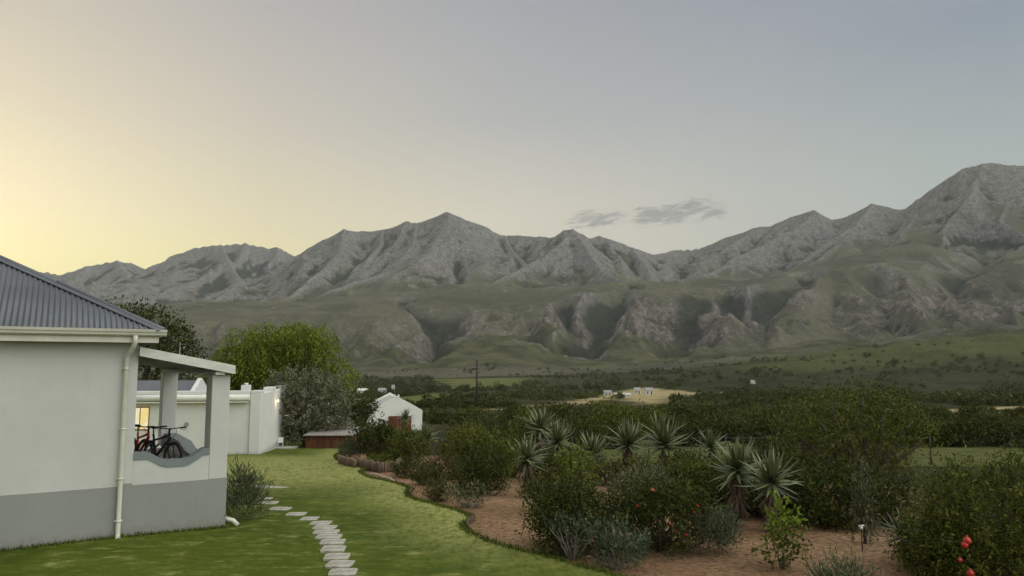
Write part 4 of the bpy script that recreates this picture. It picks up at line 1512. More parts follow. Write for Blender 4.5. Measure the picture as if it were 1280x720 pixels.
palisade([(424, 581), (434, 584), (444, 586)], 'short row of upright log edging at the tip of the bed')
palisade([(445, 583.5), (458, 588), (476, 591), (494, 589.5), (500, 585)], 'longer curved row of upright log edging round the raised bed')
m = MB()
hp = [G(*q) + Vector((0, 0, .025)) for q in ((463, 592.5), (472, 594), (480, 597), (487, 598.5), (492, 602), (497, 607))]
m.tube(hp, .022, 8)
o = m.build('garden_hose', simple_mat('pale_hose', (.55, .50, .42), .1, 4, .5)); tag(o, 'pale hose lying on the soil below the log edging', 'hose')
for pxs, lab in (([(583, 666), (580, 661), (583, 656.5), (590, 652), (589, 648)], 'dark metal strip edging the lawn at the rounded notch'), ([(511, 623), (509.5, 619), (513, 614.5)], 'short metal strip edging the lawn at the upper notch')):
    pts = [G(*q) for q in pxs]
    bm = MB()
    for a, b in zip(pts[:-1], pts[1:]):
        dd = (b - a); nn = Vector((-dd.y, dd.x, 0)).normalized() * .008
        off = Vector((.05, 0, 0))
        bm.prism([a + off + nn, a + off - nn, b + off - nn, b + off + nn], (0, 0, -.05), (0, 0, .10))
    o = bm.build('lawn_edging', simple_mat('rusty_edging', (.12, .085, .06), .3, 8, .7)); tag(o, lab, 'garden edging', 'metal strips along the lawn edge')
# ------------------------------------------------------------------ plants
def leaf_mat(name, dark, lite, trans=0.25, rough=0.6, spec=0.10):
    t = NT(name)
    tv = t.attr('tint')
    c = t.mix(tv, dark, lite)
    b = t.n('ShaderNodeBsdfPrincipled')
    t.put(b.inputs['Base Color'], c)
    b.inputs['Roughness'].default_value = rough
    b.inputs['Specular IOR Level'].default_value = spec
    tr = t.n('ShaderNodeBsdfTranslucent')
    t.put(tr.inputs[0], c)
    mx = t.n('ShaderNodeMixShader')
    mx.inputs[0].default_value = trans
    t.t.links.new(b.outputs[0], mx.inputs[1])
    t.t.links.new(tr.outputs[0], mx.inputs[2])
    t.t.links.new(mx.outputs[0], t.out.inputs[0])
    return t.m


def unit(v):
    return v / np.maximum(np.linalg.norm(v, axis=-1, keepdims=True), 1e-9)


def leaves(rs, base, direc, length, width, tint, flat=0.0):
    """one rhombic leaf per row; flat biases the blade towards facing up"""
    n = len(base)
    d = unit(direc)
    r = rs.normal(size=(n, 3))
    r[:, 2] += flat * 2
    s = unit(np.cross(d, r))
    nn = np.cross(s, d)
    mid = base + d * (length * .45)[:, None] + nn * (length * .06)[:, None]
    V = np.stack([base, mid - s * (width / 2)[:, None], base + d * length[:, None], mid + s * (width / 2)[:, None]], 1)
    return V.reshape(-1, 3), np.repeat(tint, 4)


def cloud(seed, lobes, twigs, per, leaf, width, twig=0.25, up=0.35, out=0.8, spread=0.9, hang=0.0, shell=0.5, rough=0.35, flat=0.3):
    """leafy twigs spread through a set of ellipsoid lobes; returns verts, tint"""
    rs = np.random.RandomState(seed)
    lo = np.array(lobes, float)
    w = (lo[:, 3] * lo[:, 4] * lo[:, 5]) ** (2 / 3)
    li = rs.choice(len(lo), twigs, p=w / w.sum())
    dr = unit(rs.normal(size=(twigs, 3)))
    rad = shell + (1 - shell) * rs.rand(twigs) ** .5
    # ragged outline: a few bumps per lobe
    ph = li * 1.7
    bump = np.sin(dr[:, 0] * 5 + ph) * np.sin(dr[:, 1] * 6 + ph * 2) + .6 * np.sin(dr[:, 2] * 9 + dr[:, 0] * 7 + ph) + .5 * np.sin(dr[:, 1] * 14 + dr[:, 2] * 11 + ph)
    rad = rad * (1 + rough * .5 * bump)
    c = lo[li, :3] + dr * lo[li, 3:] * rad[:, None]
    td = unit(dr * out + np.array([0, 0, up]) + rs.normal(size=(twigs, 3)) * .35)
    if hang:
        td = unit(td * (1 - hang) + np.array([0, 0, -1.0]) * hang)
    tt = np.clip(rs.rand(twigs) * .7 + .25 * (bump > 0.2) + rs.normal(size=twigs) * .1, 0, 1)
    k = np.tile(np.linspace(0, 1, per), (twigs, 1))
    tl = twig * (0.6 + .8 * rs.rand(twigs))
    base = c[:, None] + td[:, None] * (k * tl[:, None])[..., None]
    base = base + rs.normal(size=base.shape) * leaf * .35
    if hang:
        base[..., 2] -= (k ** 2 * tl[:, None]) * .35 * hang
    ld = td[:, None] * .7 + rs.normal(size=base.shape) * spread
    if hang:
        ld = ld * .6 + np.array([0, 0, -.9 * hang])
    base = base.reshape(-1, 3)
    n = len(base)
    L = leaf * (.45 + 1.1 * rs.rand(n) ** 1.4) * np.repeat(.7 + .6 * rs.rand(twigs), per)
    W = width * (.6 + .8 * rs.rand(n))
    tint = np.clip(np.repeat(tt, per) + rs.normal(size=n) * .16, 0, 1)
    return leaves(rs, base, ld.reshape(-1, 3), L, W, tint, flat)


def leaf_mesh(name, V, tint, parent, mat):
    F = np.arange(len(V)).reshape(-1, 4)
    return np_mesh(name, V, F, parent, mat, {'tint': tint})


def branches(seed, root, targets, r0, parent, mat, name='trunk', wob=.12):
    rr = random.Random(seed)
    m = MB()
    root = Vector(root)
    for q in targets:
        q = Vector(q)
        pts = [root]
        for k in (.3, .6, .85, 1.0):
            b = root.lerp(q, k)
            b.z = root.z + (q.z - root.z) * (k ** .85)
            b += Vector((rr.uniform(-1, 1), rr.uniform(-1, 1), 0)) * wob * (q - root).length * .4 * (1 - abs(k - .5))
            pts.append(b)
        pts[-1] = q
        m.tube(pts, [r0, r0 * .75, r0 * .5, r0 * .3, r0 * .15], 7)
    return m.build(name, mat, parent)


M_BARK = simple_mat('grey_brown_bark', (.10, .078, .058), .35, 6, .9, .6, stretch=(3, 3, .6))
M_PALEBARK = simple_mat('pale_grey_branches', (.26, .23, .20), .25, 9, .9, .4)
M_L = {
    'dark': leaf_mat('dark_evergreen_leaves', (.018, .026, .006), (.095, .112, .024)),
    'mid': leaf_mat('mid_green_leaves', (.034, .046, .008), (.165, .180, .036)),
    'lime': leaf_mat('fresh_lime_leaves', (.090, .145, .016), (.24, .31, .045), .35),
    'pepper': leaf_mat('yellow_green_pepper_leaves', (.070, .098, .010), (.265, .305, .048), .4),
    'olive': leaf_mat('grey_olive_leaves', (.046, .054, .026), (.260, .265, .165), .15),
    'grey': leaf_mat('grey_green_lavender_leaves', (.050, .062, .030), (.155, .175, .095), .15),
    'fyn': leaf_mat('blue_green_sugarbush_leaves', (.055, .075, .042), (.150, .185, .105), .2),
    'veld': leaf_mat('dull_veld_leaves', (.024, .030, .008), (.125, .132, .038)),
    'vine': leaf_mat('pale_hanging_leaves', (.055, .064, .028), (.170, .175, .090), .2),
    'succ': leaf_mat('pale_olive_succulent_leaves', (.060, .070, .030), (.150, .155, .075), .2),
}
PLANT_N = [0]


def plant(name, px, d=None, ybase=None, w_px=50, ytop=500, mat='dark', dens=1.0, leaf=.08, width=.035, label='', cat='bush', group=None, seed=None, shape=None,
          per=7, twig=.28, up=.35, out=.8, hang=0.0, shell=.45, rough=.35, spread=.9, clear=0.0, bark=None, stemr=None, depth_k=1.0, flat=.3, stems=True, parent_name=None):
    """a bush or tree whose silhouette fills the given span of the photograph at its real depth"""
    PLANT_N[0] += 1
    seed = seed or PLANT_N[0] * 17
    rr = random.Random(seed)
    if d is None:
        g = G(px, ybase)
    else:
        q = U(px, 500, d)
        g = Vector((q.x, d, gz(q.x, d)))
    # how far the land lies under this plant
    s = g.y / 930
    W = w_px * s
    H = U(px, ytop, g.y).z - g.z
    e = empty(name, g)
    tag(e, label, cat, group)
    lo_z = clear * H
    ch = H - lo_z - twig * .45 * (up > 0) * (1 - hang)
    if shape is None:
        shape = [(0, 0, .42, .36, .40)]
        for k in range(13):
            a = 2 * math.pi * k / 6.5 + rr.uniform(-.5, .5)
            zz = rr.uniform(.16, .86)
            ro = .36 * math.sqrt(max(.12, 1 - (2 * zz - .9) ** 2)) * rr.uniform(.7, 1.1)
            q = rr.uniform(.09, .18)
            shape.append((ro * math.cos(a), ro * math.sin(a), zz, q, q * rr.uniform(.75, 1.1)))
    lobes = []
    for (x, y, z, r, rz_) in shape:
        lobes.append((x * W, y * W * depth_k, lo_z + z * ch, r * W, r * W * depth_k, rz_ * ch))
    vol = sum(l[3] * l[4] + l[3] * l[5] for l in lobes)
    n = int(max(60, min(12000, dens * vol * 7.5 / (leaf * width * per * .9))))
    V, t = cloud(seed, lobes, n, per, leaf, width, twig, up, out, spread, hang, shell, rough, flat)
    V[:, 2] = np.maximum(V[:, 2], .01)
    leaf_mesh('foliage', V, t, e, M_L[mat])
    if stems:
        tg = [(l[0], l[1], l[2]) for l in lobes]
        if cat != 'tree' and leaf < .2:
            for l in lobes[1:9]:
                k = rr.uniform(1.2, 1.7)
                tg.append((l[0] * k + rr.uniform(-.1, .1), l[1] * k, min(l[2] + l[5] * rr.uniform(.9, 1.5), H * 1.02)))
        branches(seed, (0, 0, -.1), tg, stemr or max(.02, .035 * W / 2), e, bark or M_BARK, 'trunk' if cat == 'tree' else 'stems')
    return e


# --- aloes ---------------------------------------------------------
M_ALOE = leaf_mat('blue_green_aloe_leaves', (.030, .044, .015), (.180, .208, .092), .05, .42, .45)
M_ALOE_DEAD = leaf_mat('dry_brown_aloe_leaves', (.060, .040, .028), (.200, .145, .105), .05, .8, .1)


def aloe_leaf(rs, root, az, pitch, L, w, curl, seg=6):
    """fleshy channelled leaf, a strip of quads two wide"""
    V, F = [], []
    p = np.array(root, float)
    el = pitch
    for i in range(seg + 1):
        t = i / seg
        d = np.array([math.cos(az) * math.cos(el), math.sin(az) * math.cos(el), math.sin(el)])
        side = np.array([-math.sin(az), math.cos(az), 0])
        nn = np.cross(d, side) * -1
        ww = w * (1 - t) ** .8 * (.85 + .5 * t * (1 - t)) + .002
        V += [p + side * ww + nn * ww * .5, p - nn * ww * .22, p - side * ww + nn * ww * .5]
        p = p + d * (L / seg)
        el += curl / seg
    for i in range(seg):
        a = 3 * i
        F += [(a, a + 3, a + 4, a + 1), (a + 1, a + 4, a + 5, a + 2)]
    return V, F


def aloe(px, yc, r_px, ybase, label, seed, skirt=1.0, d=None, upright=0.0, n=52):
    rs = np.random.RandomState(seed)
    if d is None:
        g = G(px, ybase)
    else:
        q = U(px, 500, d); g = Vector((q.x, d, gz(q.x, d)))
    e = empty('aloe', g); tag(e, label, 'aloe', 'aloes in the garden beds')
    e.rotation_euler = (rs.uniform(-.13, .13), rs.uniform(-.13, .13), rs.uniform(0, 6))
    RR = .90 * r_px * g.y / 930
    hc = max(U(px, yc, g.y).z - g.z, .1)
    def add(kind, items, mat):
        VV, FF, TT, k = [], [], [], 0
        for a in items:
            V, F = aloe_leaf(rs, *a[:6])
            VV += V; FF += [tuple(i + k for i in f) for f in F]; TT += [a[6]] * len(V); k += len(V)
        np_mesh(kind, np.array(VV), FF, e, mat, {'tint': np.clip(TT, 0, 1)}, True)
    it = []
    for i in range(n):
        t = i / n                                   # 0 innermost, upright .. 1 outermost, drooping
        az = i * 2.39996 + rs.uniform(-.2, .2)
        pit = R(84 - 118 * t) + upright * .35 * (1 - t) + rs.uniform(-.12, .12)
        L = RR * (1.0 + .25 * math.sin(math.pi * t) + rs.uniform(-.25, .18))
        it.append(((.04 * RR * math.cos(az), .04 * RR * math.sin(az), hc - .22 * RR * t + .05 * RR), az, pit, L, RR * .105 * rs.uniform(.85, 1.15), R(rs.uniform(-45, 48)) * (1 if t < .75 else .5), .45 + .4 * (1 - t) + rs.normal() * .22))
    add('leaves', it, M_ALOE)
    if skirt > 0:
        it = []
        ln = min(hc, RR * 1.25) * skirt
        for i in range(int(80 * skirt) + 10):
            az = i * 2.39996
            z = hc - .2 * RR - ln * rs.rand() ** .8 * .75
            it.append(((.10 * RR * math.cos(az), .10 * RR * math.sin(az), max(z, .2)), az, R(rs.uniform(-75, -42)), min(RR * rs.uniform(.40, .70), max(z, .2) * .95), RR * .065, R(rs.uniform(-40, 10)), rs.rand()))
        add('dead_leaf_skirt', it, M_ALOE_DEAD)
    m = MB(); m.tube([(0, 0, -.1), (.02 * RR, 0, hc * .5), (0, 0, hc)], [.12 * RR, .10 * RR, .09 * RR], 10); m.build('trunk', M_BARK, e)
    return e


# --- left: trees round the outbuilding ------------------------------
plant('dark_tree', 182, d=50, w_px=118, ytop=378, mat='dark', leaf=.22, width=.12, dens=1.0, twig=.6, label='dark dense tree rising behind the house roof', cat='tree', clear=.45, stemr=.25,
      shape=[(-.28, 0, .72, .24, .26), (-.05, .1, .70, .25, .28), (.20, 0, .52, .22, .26), (.36, .1, .32, .15, .22), (0, -.1, .35, .30, .28), (-.35, 0, .4, .2, .3), (.3, 0, .15, .2, .2)])
plant('pepper_tree', 352, d=54, w_px=176, ytop=397, mat='pepper', leaf=.24, width=.085, dens=1.9, twig=.95, hang=.55, per=9, label='tall yellow-green pepper tree with drooping foliage', cat='tree', clear=.28, stemr=.28, shell=.72, rough=.5, spread=.5,
      shape=[(-.42, 0, .46, .09, .15), (-.33, -.05, .62, .09, .15), (-.27, .1, .45, .12, .20), (-.22, -.1, .78, .10, .14), (-.13, 0, .88, .09, .11), (-.12, -.1, .64, .12, .18), (-.2, -.15, .46, .11, .18), (-.02, .1, .70, .11, .2), (.07, 0, .90, .08, .10), (.15, -.1, .88, .09, .12),
             (.25, .05, .82, .10, .14), (.31, 0, .62, .08, .18), (.20, -.1, .70, .09, .14), (.10, 0, .64, .08, .14), (.42, 0, .40, .075, .13), (.36, -.05, .30, .08, .12), (.05, .1, .3, .16, .2), (-.3, .05, .25, .14, .2), (-.05, -.1, .44, .10, .18)])
plant('olive_tree', 385, d=45, w_px=102, ytop=462, mat='olive', leaf=.15, width=.06, dens=1.0, twig=.35, shell=.7, rough=.5, label='rounded grey-green olive tree beside the outbuilding', cat='tree', clear=.05, stemr=.12, per=9, up=.5,
      shape=[(-.20, -.1, .80, .24, .20), (.10, -.05, .78, .26, .20), (.32, 0, .66, .18, .22), (-.35, 0, .60, .15, .24), (0, -.15, .52, .36, .26), (.25, -.05, .40, .24, .28), (-.22, 0, .34, .22, .28), (.05, 0, .2, .36, .24), (.3, 0, .2, .2, .22)])
plant('small_tree', 450, d=58, w_px=50, ytop=498, mat='dark', leaf=.14, width=.07, label='small dark round-crowned tree left of the cottage', cat='tree', clear=.42, stemr=.09)
plant('lavender_bush', 301, ybase=654, w_px=46, ytop=584, mat='grey', leaf=.16, width=.018, dens=1.0, twig=.34, per=6, up=1.1, out=.8, spread=.25, shell=.3, rough=.22, label='dense spiky lavender bush at the porch corner', group='lavender bushes', stems=False, flat=0,
      shape=[(0, 0, .42, .42, .42), (-.12, 0, .62, .32, .30), (.14, 0, .58, .30, .30), (0, 0, .25, .5, .25)])

# --- beds in front of the cottage -----------------------------------
plant('garden_bush', 468, ybase=577, w_px=54, ytop=514, mat='dark', leaf=.13, width=.055, label='dark rounded bush left of the cottage door, in the log-edged bed', up=.8)
plant('garden_bush', 514, ybase=583, w_px=48, ytop=530, mat='mid', leaf=.14, width=.05, label='spiky green bush in front of the cottage door', up=.9)
plant('grassy_shrub', 437, ybase=577, w_px=30, ytop=551, mat='grey', leaf=.20, width=.018, twig=.25, up=1.2, spread=.3, label='grey-green grassy shrub at the tip of the raised bed', stems=False)
plant('ground_cover_shrub', 478, ybase=583, w_px=50, ytop=568, mat='mid', leaf=.08, width=.035, label='low green shrub filling the log-edged bed', stems=False)
plant('ground_cover_shrub', 520, ybase=597, w_px=72, ytop=574, mat='veld', leaf=.09, width=.035, label='sprawling olive-green shrub on the soil below the spiky bush', stems=False, depth_k=.6)
aloe(536, 546, 19, 580, 'pale aloe right of the spiky bush by the cottage', 61, .4, d=38)
aloe(503, 522, 13, 560, 'small aloe showing against the cottage doors', 62, .3, d=50, n=40)
plant('garden_bush', 602, ybase=610, w_px=86, ytop=528, mat='mid', leaf=.09, width=.03, dens=1.1, up=.7, label='large feathery green bush right of the cottage bed')
plant('garden_bush', 604, ybase=618, w_px=66, ytop=556, mat='dark', leaf=.08, width=.035, dens=1.2, label='very dark bush on the soil in front of the feathery bush')
plant('garden_bush', 566, ybase=600, w_px=46, ytop=548, mat='veld', leaf=.09, width=.035, label='olive-green bush between the spiky and the feathery bush')
plant('low_shrub', 547, ybase=627, w_px=36, ytop=597, mat='veld', leaf=.07, width=.025, up=.8, label='small rounded shrub alone on the bare soil near the lawn')
plant('succulent_shrub', 587, ybase=634, w_px=56, ytop=606, mat='succ', leaf=.11, width=.045, up=1.0, dens=.45, per=5, label='low spreading pale succulent shrub at the lawn edge', depth_k=.7, bark=M_PALEBARK)

# --- aloes in the middle beds ----------------------------------------
aloe(657, 571, 29, 603, 'squat aloe at the edge of the bare soil, leftmost of the tall ones', 1, .5)
aloe(672, 534, 27, 575, 'farther aloe standing above and behind the squat aloe', 2, .6, d=36)
aloe(697, 550, 26, 585, 'aloe with a drooping brown skirt right of the squat aloe', 3, .9, d=28)
aloe(741, 565, 27, 598, 'aloe emerging from behind the lime-tipped bush', 4, .7, d=24.5)
aloe(787, 552, 30, 600, 'tall aloe with a long brown skirt before the green field', 5, 1.2, d=24)
aloe(835, 552, 36, 600, 'wide upright aloe right of the tall skirted one', 6, .6, d=22.5, upright=.6)
aloe(893, 556, 22, 610, 'aloe rosette peeping out left behind the leaning pair', 7, .3, d=21, upright=.5, n=44)
aloe(922, 583, 38, 656, 'back one of the leaning pair of skirted aloes, left and higher', 8, 1.3)
aloe(965, 596, 39, 664, 'front one of the leaning pair of skirted aloes, beside the sapling', 9, 1.4)
aloe(1122, 668, 32, 700, 'bluish aloe low on the ground at the foot of the right-hand bush', 10, .5, d=12.2, upright=.3, n=48)

# --- middle shrubbery -------------------------------------------------
plant('garden_bush', 712, ybase=688, w_px=108, ytop=590, mat='dark', leaf=.075, width=.032, dens=1.3, label='broad dark bush behind the grey-branched shrub')
plant('garden_bush', 716, d=16.5, w_px=70, ytop=556, mat='mid', leaf=.08, width=.045, dens=.8, up=.8, label='green bush above the dark one, in front of the aloes')
plant('lime_shrub', 718, d=16.2, w_px=34, ytop=553, mat='lime', leaf=.075, width=.04, dens=.35, up=1.0, label='lime-tipped shrub poking above the green bush', clear=.45)
plant('sugarbush', 716, ybase=698, w_px=66, ytop=642, mat='fyn', leaf=.10, width=.03, dens=.55, up=.9, out=.7, spread=.35, per=9, twig=.16, clear=.35, bark=M_PALEBARK, stemr=.022, label='open shrub with bare grey branches at the lawn edge', shell=.55)
plant('sugarbush', 772, ybase=711, w_px=66, ytop=650, mat='fyn', leaf=.10, width=.03, dens=1.0, up=1.1, out=.6, spread=.35, per=10, twig=.20, label='dense blue-green shrub right of the grey-branched one', bark=M_PALEBARK)
plant('low_shrub', 690, ybase=694, w_px=40, ytop=672, mat='veld', leaf=.06, width=.02, label='low twiggy shrub under the dark bush by the lawn')
fb = plant('flowering_bush', 826, ybase=688, w_px=132, ytop=594, mat='dark', leaf=.08, width=.03, dens=1.2, label='wide dark bush dotted with red flowers', up=.5)
plant('garden_bush', 800, d=18.5, w_px=80, ytop=584, mat='olive', leaf=.09, width=.022, dens=.7, up=1.0, spread=.5, label='greyish wispy bush behind the red-flowered one')
plant('garden_bush', 868, d=18.5, w_px=110, ytop=570, mat='mid', leaf=.09, width=.04, dens=.9, label='leafy green bush under the wide upright aloe')
plant('lavender_bush', 890, ybase=691, w_px=72, ytop=641, mat='grey', leaf=.13, width=.016, twig=.25, per=7, up=1.1, spread=.3, shell=.3, label='grey-green lavender mound on the soil left of the sapling', group='lavender bushes', stems=False)
plant('lavender_bush', 1048, d=10.0, w_px=66, ytop=705, mat='grey', leaf=.12, width=.015, twig=.22, per=7, up=1.1, spread=.3, shell=.3, label='lavender clump cut by the lower picture edge', group='lavender bushes', stems=False)
plant('lavender_bush', 908, ybase=664, w_px=26, ytop=640, mat='fyn', leaf=.09, width=.016, twig=.2, up=1.1, spread=.3, label='small upright grey shrub behind the lavender mound', stems=False)
plant('garden_bush', 935, d=16.8, w_px=130, ytop=566, mat='dark', leaf=.09, width=.04, dens=1.1, label='dark bush behind the leaning pair of aloes')

for (px, yb, w, yt, mt, nm_, lab) in (
        (494, 578, 34, 533, 'mid', 'garden_bush', 'slender green bush in front of the left cottage door'),
        (640, 597, 46, 556, 'mid', 'garden_bush', 'green bush touching the left side of the squat aloe'),
        (684, 600, 44, 566, 'dark', 'garden_bush', 'dark bush between the squat aloe and the lime-tipped shrub'),
        (668, 622, 34, 598, 'veld', 'low_shrub', 'small dark shrub on bare soil left of the broad dark bush'),
        (762, 606, 50, 572, 'veld', 'garden_bush', 'olive bush at the foot of the tall skirted aloe'),
        (815, 612, 60, 566, 'mid', 'garden_bush', 'green bush hiding the trunk of the wide upright aloe'),
        (858, 618, 54, 560, 'dark', 'garden_bush', 'dark bush right of the wide upright aloe'),
        (890, 632, 60, 572, 'mid', 'garden_bush', 'green bush left of the leaning aloes, behind the lavender mound'),
        (1000, 640, 70, 560, 'dark', 'garden_bush', 'dark bush just right of the leaning aloe pair'),
        (985, 622, 80, 540, 'veld', 'garden_bush', 'olive bush rising behind the leaning aloe pair'),
        (535, 606, 44, 584, 'veld', 'low_shrub', 'low olive shrub left of the small rounded one'),
        (1176, 700, 60, 640, 'mid', 'garden_bush', 'green leafy bush behind the small dark-leaved one'),
        (690, 640, 60, 604, 'dark', 'garden_bush', 'dark shrub at the left flank of the broad dark bush')):
    plant(nm_, px, ybase=yb, w_px=w, ytop=yt, mat=mt, leaf=.085, width=.035, label=lab, up=.6, dens=1.0)

# flowers: scattered red blooms on the dark bush
M_BLOOM = simple_mat('red_petals', (.52, .035, .03), .2, 12, .5)
M_BLOOM_P = simple_mat('coral_petals', (.62, .14, .10), .2, 12, .5)


def bloom(parent, world, r, mat):
    V, F, k = [], [], 0
    for i in range(14):
        az, el = i * 2.4, R(70 - 8 * i)
        v, f = aloe_leaf(None, (0, 0, 0), az, el, r, r * .32, R(-50), 3)
        V += v; F += [tuple(q + k for q in ff) for ff in f]; k += len(v)
    o = np_mesh('flower', np.array(V), F, parent, mat, None, True)
    o.location = world - parent.location
    return o


for (px, py, r, mt) in ((816, 612, .07, M_BLOOM_P), (845, 664, .05, M_BLOOM), (858, 668, .05, M_BLOOM), (797, 632, .04, M_BLOOM), (872, 632, .045, M_BLOOM), (868, 640, .04, M_BLOOM), (839, 655, .04, M_BLOOM)):
    bloom(fb, U(px, py, fb.location.y - .62 - .1 * (py > 640)), r * .62, mt)

# sapling
sp_ = plant('citrus_sapling', 980, ybase=712, w_px=50, ytop=628, mat='mid', leaf=.085, width=.045, dens=.8, up=.6, label='young citrus sapling with lime-green top on the bare soil', cat='tree', clear=.10, stemr=.022, per=5,
            shape=[(0, 0, .34, .30, .16), (-.2, 0, .22, .26, .12), (.22, 0, .20, .26, .12), (.05, .1, .45, .22, .14), (-.05, -.1, .3, .3, .14)])
V, tt = cloud(77, [(-.06, 0, .80, .10, .10, .30), (.04, 0, .68, .17, .15, .18), (.12, .02, .72, .07, .07, .12)], 46, 5, .10, .05, .12, .9, .5, .7)
leaf_mesh('new_leaves', V, tt, sp_, M_L['lime'])

# --- right: big tree, hanging creeper, pomegranate ----------------------
plant('thorn_tree', 1068, d=18.0, w_px=178, ytop=479, mat='mid', leaf=.085, width=.032, dens=.62, twig=.45, label='large spreading dark green tree on the right of the garden', cat='tree', clear=.12, stemr=.13, per=9, up=.35, rough=.7, shell=.5,
      shape=[(-.30, 0, .76, .13, .12), (-.12, .1, .90, .13, .09), (.06, 0, .94, .12, .07), (.20, -.05, .84, .13, .11), (.36, -.05, .68, .12, .12), (.46, 0, .52, .08, .10), (-.44, 0, .60, .09, .12), (-.38, .05, .42, .11, .14),
             (-.1, -.1, .66, .22, .20), (.16, 0, .60, .22, .20), (-.22, .1, .34, .20, .24), (.08, 0, .26, .22, .22), (-.05, .2, .42, .28, .26), (.3, .05, .38, .14, .18)])
plant('garden_bush', 1036, ybase=656, w_px=124, ytop=575, mat='dark', leaf=.08, width=.035, dens=1.2, label='very dark undergrowth bush at the foot of the large tree')
plant('garden_bush', 1108, ybase=657, w_px=80, ytop=578, mat='dark', leaf=.08, width=.035, dens=.9, label='dark bush under the right side of the large tree')
cr = plant('hanging_creeper', 1073, d=13.7, w_px=30, ytop=560, mat='vine', leaf=.09, width=.035, twig=.45, hang=.85, dens=.8, label='column of pale hanging creeper before the large tree', cat='creeper', clear=.12, shape=[(0, 0, .80, .40, .2), (.05, 0, .52, .45, .3), (0, 0, .25, .38, .25)])
pm = plant('pomegranate_bush', 1222, d=11.2, w_px=190, ytop=572, mat='mid', leaf=.065, width=.026, dens=1.0, up=.9, out=.6, twig=.30, spread=.5, per=9, label='pomegranate bush with red fruit, overhanging the right picture edge', shell=.4, rough=.5,
           shape=[(.05, 0, .45, .38, .36), (-.20, 0, .62, .16, .22), (-.10, .1, .78, .12, .18), (.10, 0, .82, .14, .17), (.28, 0, .88, .14, .16), (-.32, -.05, .42, .16, .2), (-.38, 0, .2, .14, .18), (.2, -.1, .25, .34, .25), (-.1, -.1, .2, .3, .22), (.4, 0, .6, .2, .3)])
plant('garden_bush', 1160, d=11.6, w_px=90, ytop=655, mat='dark', leaf=.06, width=.026, dens=1.2, label='small dark-leaved bush beside the bluish ground aloe')
M_POM = simple_mat('pomegranate_skin', (.50, .028, .022), .25, 9, .35, spec=.5)
for (px, py, r) in ((1209, 676, .052), (1206, 681, .045), (1213, 717, .050), (1200, 700, .03)):
    q = U(px, py, pm.location.y - .78) - pm.location
    m = MB()
    m.tube([q + Vector((0, 0, -r)), q + Vector((0, 0, -r * .8)), q + Vector((0, 0, -r * .3)), q + Vector((0, 0, r * .3)), q + Vector((0, 0, r * .8)), q + Vector((0, 0, r * 1.0)), q + Vector((0, 0, r * 1.35))], [r * .25, r * .62, r * .97, r * .97, r * .6, r * .22, r * .3], 14)
    m.build('fruit', M_POM, pm)

# irrigation riser in the soil
ir = empty('sprinkler_riser', G(1078, 690)); tag(ir, 'thin sprinkler riser with a white head in the soil before the creeper', 'sprinkler')
ih = U(1077, 662, ir.location.y).z - ir.location.z
m = MB(); m.tube([(0, 0, -.1), (0, 0, ih)], .010, 8); m.build('riser', M_BLACK, ir)
m = MB(); m.tube([(0, 0, ih), (0, 0, ih + .05)], [.025, .03], 10); m.tube([(-.05, 0, ih + .06), (.05, 0, ih + .07)], .012, 6); m.build('head', M_WPL, ir)

# --- wire fence between the garden and the field ------------------------
wf = empty('wire_fence', (0, 31, gz(0, 31))); tag(wf, 'thin wire fence with dark posts along the near edge of the field', 'fence')
fpx = list(range(715, 1180, 32))
tops = []
for px in fpx:
    q = U(px, 560, 31.0)
    m = MB(); m.tube([(q.x, 0, -.2), (q.x, 0, 1.15)], .03, 7); m.build('post', M_POLE, wf)
    tops.append(q.x)
for z in (.35, .7, 1.08):
    m = MB(); m.tube([(tops[0], 0, z), (tops[-1], 0, z)], .0035, 4); m.build('wire', M_STEEL, wf)

# --- hedges and bushes beyond the fence ----------------------------------
# (px, depth, width_px, ytop, material, label)
MIDS = [
    (1135, 46, 78, 519, 'dark', 'dark hedge bush behind the right field, next to the large tree'),
    (1190, 46, 80, 515, 'dark', 'tall dark hedge bush in the middle of the row behind the right field'),
    (1240, 47, 70, 520, 'dark', 'dark hedge bush at the right end of the row behind the field'),
    (1290, 44, 60, 512, 'veld', 'olive bush at the right picture edge behind the field'),
    (852, 46, 72, 517, 'dark', 'dark rounded bush behind the wide upright aloe'),
    (905, 52, 66, 512, 'veld', 'dull green bush behind the aloe pair, beyond the field'),
    (960, 44, 70, 515, 'dark', 'dark bush left of the large tree, beyond the field'),
    (1000, 52, 60, 506, 'veld', 'bush half hidden by the left side of the large tree'),
    (772, 44, 96, 499, 'mid', 'bright olive-green bush rising behind the tall skirted aloe'),
    (735, 50, 60, 510, 'veld', 'dull bush left of the bright olive-green one'),
    (700, 44, 70, 515, 'veld', 'grey-green bush behind the aloe with the drooping skirt'),
    (728, 38, 46, 520, 'dark', 'dark hollow bush behind the lime-tipped shrub'),
    (655, 48, 60, 514, 'mid', 'green bush behind the farther aloe'),
    (615, 44, 70, 516, 'veld', 'bush below the power pole, behind the feathery bush'),
    (584, 50, 50, 522, 'veld', 'round bush just right of the cottage, nearer the power pole'),
    (556, 92, 58, 514, 'dark', 'dark bush rising behind the right wall of the cottage'),
    (536, 100, 40, 517, 'veld', 'dull bush just behind the cottage, half covered by its right eave'),
    (640, 36, 52, 532, 'mid', 'green bush between the feathery bush and the squat aloe'),
    (590, 36, 60, 530, 'mid', 'mid-green bush rising behind the feathery bush'),
    (815, 60, 60, 506, 'mid', 'pale green bush beyond the gap between the two tall aloes'),
    (1080, 60, 70, 500, 'veld', 'bush seen behind the crown of the large tree'),
]
